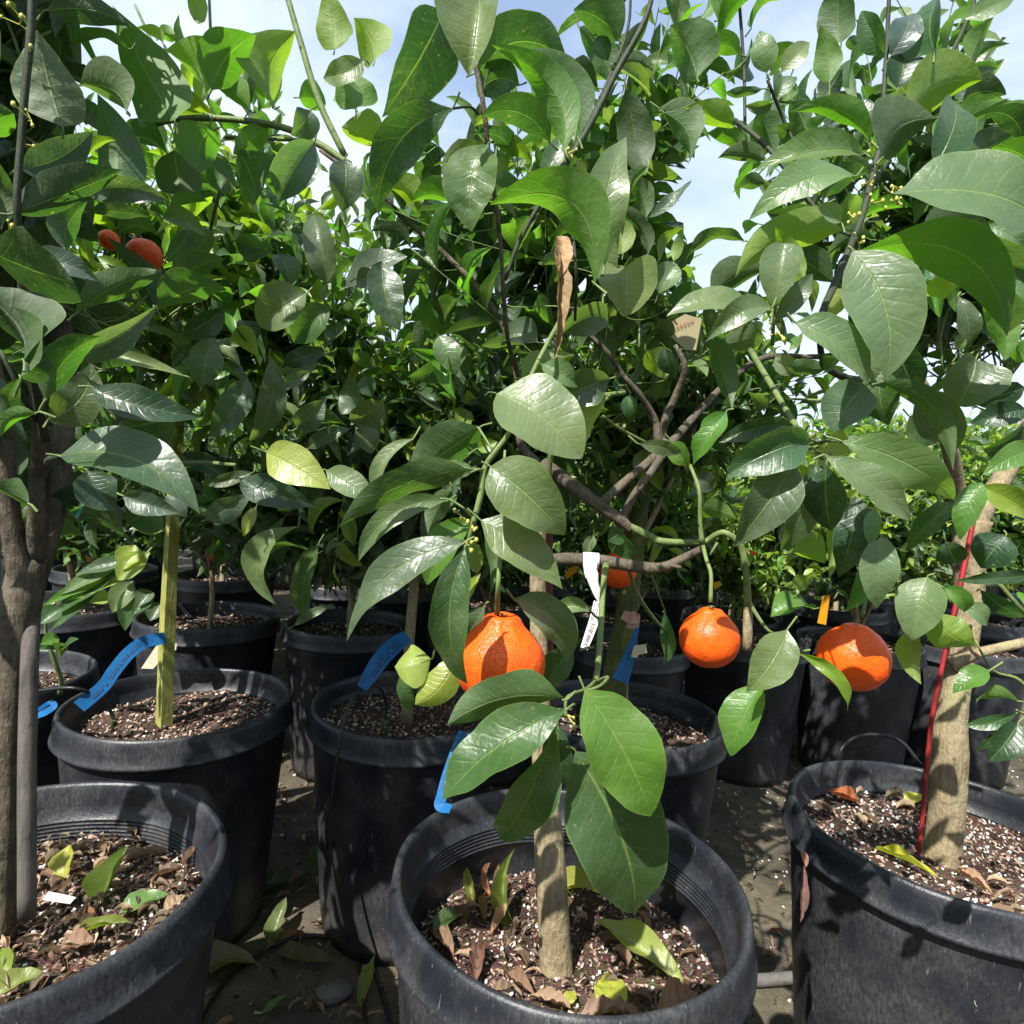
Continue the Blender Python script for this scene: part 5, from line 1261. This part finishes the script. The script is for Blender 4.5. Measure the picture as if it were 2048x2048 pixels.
# fallen leaves: (px,py,surface z,len px,angle deg,width ratio,material,colour,fold,crinkle,label)
SA, SB, SCz = .372, .448, .420
FLV = [
 ('A', 945, 1800, .30, 75, 118, .3, 0, (.20, .23, .06), 1.1, .03, 'upright yellow green curled leaf at the back left of the centre pot', .4),
 ('A', 985, 1780, .30, 90, 100, .30, 1, (.42, .24, .14), .9, .03, 'tan dried leaf standing beside the yellow green one in the centre pot', .5),
 ('A', 1030, 1830, .30, 125, 100, .3, 0, (.13, .18, .04), 1.1, .03, 'tall folded green leaf leaning on the trunk in the centre pot', .7),
 ('A', 965, 1830, .30, 66, 110, .5, 1, (.30, .22, .09), .9, .03, 'olive dry curl below the upright leaves in the centre pot', .3),
 ('A', 1000, 1800, .0, 95, 100, .3, 1, (.44, .28, .2), .9, .02, 'pink tan dried leaf, tallest of the dry bunch behind the trunk in the centre pot', .75),
 ('A', 1012, 1815, .0, 85, 80, .34, 1, (.40, .26, .17), .9, .02, 'tan dried leaf touching the trunk side of the dry bunch in the centre pot', .7),
 ('A', 990, 1850, .0, 80, 60, .45, 1, (.42, .29, .2), .7, .03, 'crumpled pale leaf at the foot of the dry bunch in the centre pot', .3),
 ('A', 1260, 1905, .0, 70, 20, .45, 1, (.36, .25, .18), .6, .03, 'pale brown flake beside the long green leaf in the centre pot', .05),
 ('A', 1100, 2010, .0, 100, 170, .4, 1, (.30, .22, .15), .6, .03, 'grey brown leaf lying against the front wall left of the yellow scrap', .05),
 ('A', 890, 1850, 0, 70, 40, .45, 0, (.05, .09, .03), .4, .01, 'small dark green leaf by the left wall of the centre pot', .1),
 ('A', 885, 1895, 0, 90, -40, .5, 1, (.20, .14, .10), .6, .04, 'crumpled grey brown leaf at left inside the centre pot', .1),
 ('A', 960, 1940, 0, 120, 80, .42, 1, (.17, .10, .075), .6, .04, 'large brown crumpled leaf left of the trunk in the centre pot', .15),
 ('A', 1040, 1975, 0, 95, -35, .45, 1, (.20, .13, .09), .6, .04, 'brown dried leaf in front of the trunk in the centre pot', .1),
 ('A', 1000, 1990, 0, 80, -160, .4, 1, (.25, .18, .13), .6, .04, 'grey tan curled leaf at the front left of the centre pot', .1),
 ('A', 1165, 1800, 0, 160, -30, .28, 0, (.22, .24, .05), .7, .005, 'long olive leaf lying behind the trunk in the centre pot', .25),
 ('A', 1285, 1920, 0, 190, 150, .27, 0, (.20, .26, .06), .6, .005, 'long pale green folded leaf at right in the centre pot', .12),
 ('A', 1210, 1990, 0, 95, 70, .55, 0, (.30, .34, .05), .1, .03, 'ragged bright yellow leaf piece in the centre pot', .02),
 ('A', 1140, 2000, 0, 34, 60, .6, 0, (.30, .33, .05), .1, .03, 'tiny yellow leaf scrap in the centre pot', .02),
 ('A', 1345, 2010, .0, 110, 20, .75, 1, (.33, .22, .15), .5, .04, 'big tan curled dry leaf at the front right of the centre pot', .15),
 ('A', 1290, 1850, .0, 60, 120, .35, 1, (.28, .18, .13), .7, .04, 'narrow brown leaf behind the white perlite lumps in the centre pot', .2),
 ('A', 1215, 2040, .0, 150, 5, .3, 1, (.28, .2, .15), .6, .04, 'long grey brown leaf along the front wall of the centre pot', .05),
 ('B', 1690, 1600, 0, 74, 175, .55, 1, (.36, .13, .06), .6, .02, 'rust brown curled leaf at the back of the right pot', .3),
 ('B', 1825, 1604, 0, 50, 10, .4, 0, (.42, .42, .04), .3, .01, 'small yellow leaf behind the red stake in the right pot', .15),
 ('B', 1808, 1730, 0, 110, -45, .16, 0, (.38, .38, .05), 1.0, .0, 'rolled yellow leaf on the soil of the right pot', .05),
 ('B', 1945, 1770, 0, 90, -65, .35, 1, (.36, .24, .16), .6, .03, 'pale tan leaf right of the trunk foot in the right pot', .05),
 ('B', 2010, 1800, 0, 80, 12, .2, 1, (.36, .27, .2), .8, .03, 'pale wooden chip by the front rim of the right pot', .05),
 ('C', 130, 1745, 0, 58, 120, .7, 0, (.30, .33, .06), .4, .02, 'bright yellow leaf beside the bamboo stake in the left pot', .5),
 ('C', 215, 1790, 0, 100, 70, .5, 0, (.10, .15, .03), .8, .005, 'upright folded green leaf with brown edge in the left pot', .6),
 ('C', 285, 1815, 0, 80, 25, .45, 0, (.10, .20, .06), .3, .01, 'flat green leaf at the right of the left pot', .1),
 ('C', 205, 1865, 0, 90, 15, .25, 0, (.14, .18, .04), .8, .01, 'narrow dark green rolled leaf across the left pot', .05),
 ('C', 150, 1900, 0, 75, 10, .8, 1, (.25, .17, .12), .4, .05, 'crumpled pale brown leaf ball near the front of the left pot', .2),
 ('C', 15, 1930, 0, 60, 150, .6, 0, (.14, .20, .04), .5, .02, 'green and brown leaf at the left edge in the left pot', .2),
 ('C', 35, 1985, 0, 80, 30, .5, 0, (.16, .2, .05), .5, .02, 'dull green leaf by the front rim of the left pot', .1),
 ('C', 370, 1725, 0, 85, 60, .22, 1, (.30, .23, .17), .8, .02, 'long brown curl against the right wall of the left pot', .5),
 ('C', 330, 1750, 0, 70, 20, .4, 1, (.25, .19, .15), .7, .03, 'grey curled leaf near the right wall of the left pot', .2),
 ('C', 290, 1720, 0, 100, 15, .25, 1, (.26, .2, .15), .8, .02, 'grey brown strip leaf at the back of the left pot', .05),
 ('C', 350, 1815, 0, 60, 60, .7, 1, (.32, .24, .16), .3, .03, 'rounded tan leaf close to the right rim of the left pot', .1),
 ('C', 180, 1840, 0, 60, -20, .5, 1, (.22, .11, .06), .6, .03, 'red brown leaf in the middle of the left pot', .1),
 ('G', 440, 1945, -1, 120, 15, .45, 0, (.13, .13, .04), .4, .01, 'large olive leaf with brown blotches on the ground by the left pot', .0),
 ('G', 545, 1870, -1, 80, 75, .38, 0, (.10, .14, .05), .5, .01, 'upright green leaf on the ground left of the dark pot', .5),
 ('G', 610, 1915, -1, 110, -5, .28, 0, (.10, .11, .05), .8, .02, 'rolled grey green leaf on the ground under the drip hose', .0),
 ('G', 585, 1880, -1, 60, 25, .4, 1, (.22, .13, .06), .5, .02, 'brown leaf on the ground beside the drip hose', .0),
 ('G', 545, 2015, -1, 50, 40, .3, 0, (.10, .18, .04), .5, .01, 'small fresh green leaf on the ground near the bottom edge', .1),
 ('G', 620, 2010, -1, 44, 85, .4, 1, (.26, .15, .08), .5, .02, 'brown leaf on the ground near the bottom edge, left of the grey pebble', .1),
 ('G', 728, 1990, -1, 90, 80, .25, 0, (.16, .20, .05), .6, .01, 'pale green leaf on the ground against the centre pot', .4),
 ('G', 635, 1735, -1, 75, 100, .4, 0, (.07, .10, .04), .5, .01, 'dark leaf leaning on the foot of the pot left of centre', .4),
 ('G', 545, 1770, -1, 60, 20, .7, 0, (.05, .07, .03), .3, .02, 'dark green leaf in the shade between the left pots', .0),
 ('G', 595, 1760, -1, 46, 40, .6, 1, (.22, .17, .12), .5, .03, 'pale brown leaf in the shade between the left pots', .0),
 ('G', 1465, 1628, -1, 20, 130, .5, 1, (.40, .30, .14), .3, .02, 'tiny tan leaf on the sunlit ground behind the centre pot', .0),
 ('G', 1555, 1868, -1, 44, 0, .3, 1, (.28, .15, .1), .5, .02, 'reddish leaf on the ground between the centre pot and right pot', .0),
]
WB = {'A': SA, 'B': SB, 'C': SCz, 'G': .006}
for (w, px, py, dz, lp, ang, wr_, dryf, col, fold, crk, lab, stand) in FLV:
    z = WB[w]+(0 if dz < 0 else .004); c = on(px, py, z); sc = (c-CAMP).dot(cF)/FPX; Lm = lp*sc*(.85 if dryf else 1.1)
    if dryf: col = tuple(x*.9 for x in col); crk = crk*2.2; fold = fold*1.5; wr_ = wr_*.8; stand = stand*.7
    a = math.radians(ang); rightd = Vector((1, 0, 0)); fwd = Vector((0, 1, 0))
    A_ = (rightd*math.cos(a)+fwd*math.sin(a)*1.5); A_.normalize(); A_ = (A_*(1-stand)+Vector((0.1*math.cos(a), .0, 1))*stand).normalized()
    N = Vector((0, 0, 1))*(1-stand)+Vector((-.3, -1, .3))*(stand+.15)
    P0 = c-A_*Lm*.5*(1-stand*.9)+Vector((0, 0, .003+.25*wr_*Lm*max(0, fold)*.3))
    lf = Leaves(21, 13, int(px)); lf.add(np.array(P0), np.array(A_), np.array(N), Lm, Lm*wr_*1.15, np.array(col), lf.rng.normal(0, .08), .06, fold, .04, crk, pet=.03)
    o = lf.build('fallen_leaf', MDRY if dryf else MLEAF, None); tag(o, lab, 'fallen leaf', 'fallen leaves in the pots and on the ground')
# fine litter: curled leaf scraps and stems
def litter(name, cx, cy, z, rad, n, label, seed, LL=.03, ang0=0, sub=None):
    r = rg(seed); lf = Leaves(7, 5, seed)
    for i in range(n):
        q = rad*math.sqrt(r.uniform(0, 1)); a = r.uniform(0, 6.28); x, y = cx+q*math.cos(a), cy+q*math.sin(a)
        if sub and not sub(x, y): continue
        b = r.uniform(0, 6.28); A_ = np.array([math.cos(b), math.sin(b), r.uniform(-.1, .35)]); N = np.array([r.normal(0, .5), r.normal(0, .5), 1])
        Lm = LL*r.uniform(.4, 1.3); k = r.uniform(.6, 1.4); base = [(.24, .18, .135), (.13, .09, .065), (.33, .27, .20), (.19, .165, .13)][r.integers(4)]
        lf.add(np.array([x, y, z+r.uniform(.002, .010)]), A_, N, Lm, Lm*r.uniform(.15, .5), np.array(base)*k, r.normal(0, .1), .12, r.uniform(.6, 1.6), .07, .05, pet=.02)
    tag(lf.build(name, MDRY, None), label, 'leaf litter', None, 'stuff')
litter('leaf_litter', -.595, .751, SCz, .215, 600, 'brown curled leaf scraps covering the soil of the left pot', 1, .020)
litter('leaf_litter', .104, .820, SA, .19, 110, 'brown leaf scraps round the trunk in the centre pot', 2, .022, sub=lambda x, y: abs(x-.104) > .03 or y < .8)
litter('leaf_litter', .744, 1.011, SB, .2, 50, 'thin leaf scraps and stems on the soil of the right pot', 3, .035, sub=lambda x, y: x > .72 or y > 1.05)
litter('leaf_litter', -.2, 1.1, .004, 1.2, 1100, 'brown leaf scraps lying on the ground around the pots', 4, .032)
# stones and scraps
def pebble(px, py, z, rpx, mat, label, name='stone', sq=.5, seed=0, cat='stone'):
    r = rg(seed); c = np.array(on(px, py, z)); sc = (Vector(c)-CAMP).dot(cF)/FPX; R = rpx*sc; V = []; F = []; n, m_ = 14, 8; ph = r.uniform(0, 6, 3)
    for i in range(m_+1):
        for k in range(n):
            th = math.pi*i/m_; a = 2*math.pi*k/n; q = 1+.12*math.sin(2*a+ph[0])+.08*math.sin(3*a+ph[1]+i)+r.normal(0, .02)
            V.append(c+R*np.array([q*math.sin(th)*math.cos(a), q*math.sin(th)*math.sin(a)*.8, sq*(math.cos(th)+.8)]))
    for i in range(m_):
        for k in range(n): F.append((i*n+k, (i+1)*n+k, (i+1)*n+(k+1) % n, i*n+(k+1) % n))
    return tag(mk(name, V, F, mat, None, True), label, cat)
MSTONE = simple('stone_grey', (.16, .15, .14), .85, .8, 90., var=.5)
pebble(668, 1998, 0, 34, MSTONE, 'flat grey stone on the ground at the bottom edge', seed=3)
pebble(606, 1478, 0, 24, simple('stone_tan', (.35, .27, .2), .85, .8, 60., var=.4), 'tan stone on the ground between the two pots left of centre', seed=4, sq=.6)
for k, (px, py, rp) in enumerate([(1246, 1872, 8), (1268, 1880, 9), (1271, 1896, 10), (1256, 1868, 6), (1332, 1876, 6), (1020, 1990, 8)]):
    pebble(px, py, SA, rp, MPERL, ['round white perlite lump leftmost of the cluster in the centre pot', 'white perlite lump in the middle of the cluster in the centre pot', 'largest white perlite lump, front of the cluster in the centre pot', 'small white perlite lump at the back of the cluster in the centre pot', 'white perlite lump alone at the right in the centre pot', 'white perlite lump at the front left in the centre pot'][k], 'perlite_lump', .7, k, 'perlite')
card('plastic_scrap', [(95, 1785), (135, 1793), (150, 1797), (140, 1808), (84, 1800)], .70, MWHITE, 'torn white plastic label scrap on the soil of the left pot', 'scrap', th=.002)
o = pebble(82, 1952, SCz, 11, MWHITE, 'white chip near the front rim of the left pot', 'perlite_lump', .4, 9, 'perlite')
# hanging dry root/leaf at the right pot's shoulder
dl3 = Leaves(14, 7, 9); dry(1608, 1730, 1600, 1845, 16, .78, (.16, .09, .08), .9, .03, tgt=dl3); dry(1602, 1700, 1612, 1735, 14, .79, (.3, .17, .14), .9, .03, tgt=dl3)
tag(dl3.build('dried_leaf', MDRY, None), 'shrivelled purple brown leaf hanging from the left rim of the right pot', 'fallen leaf')
for k_ in hero:
    if k_ not in ROOT: print('UNPLACED hero', k_)
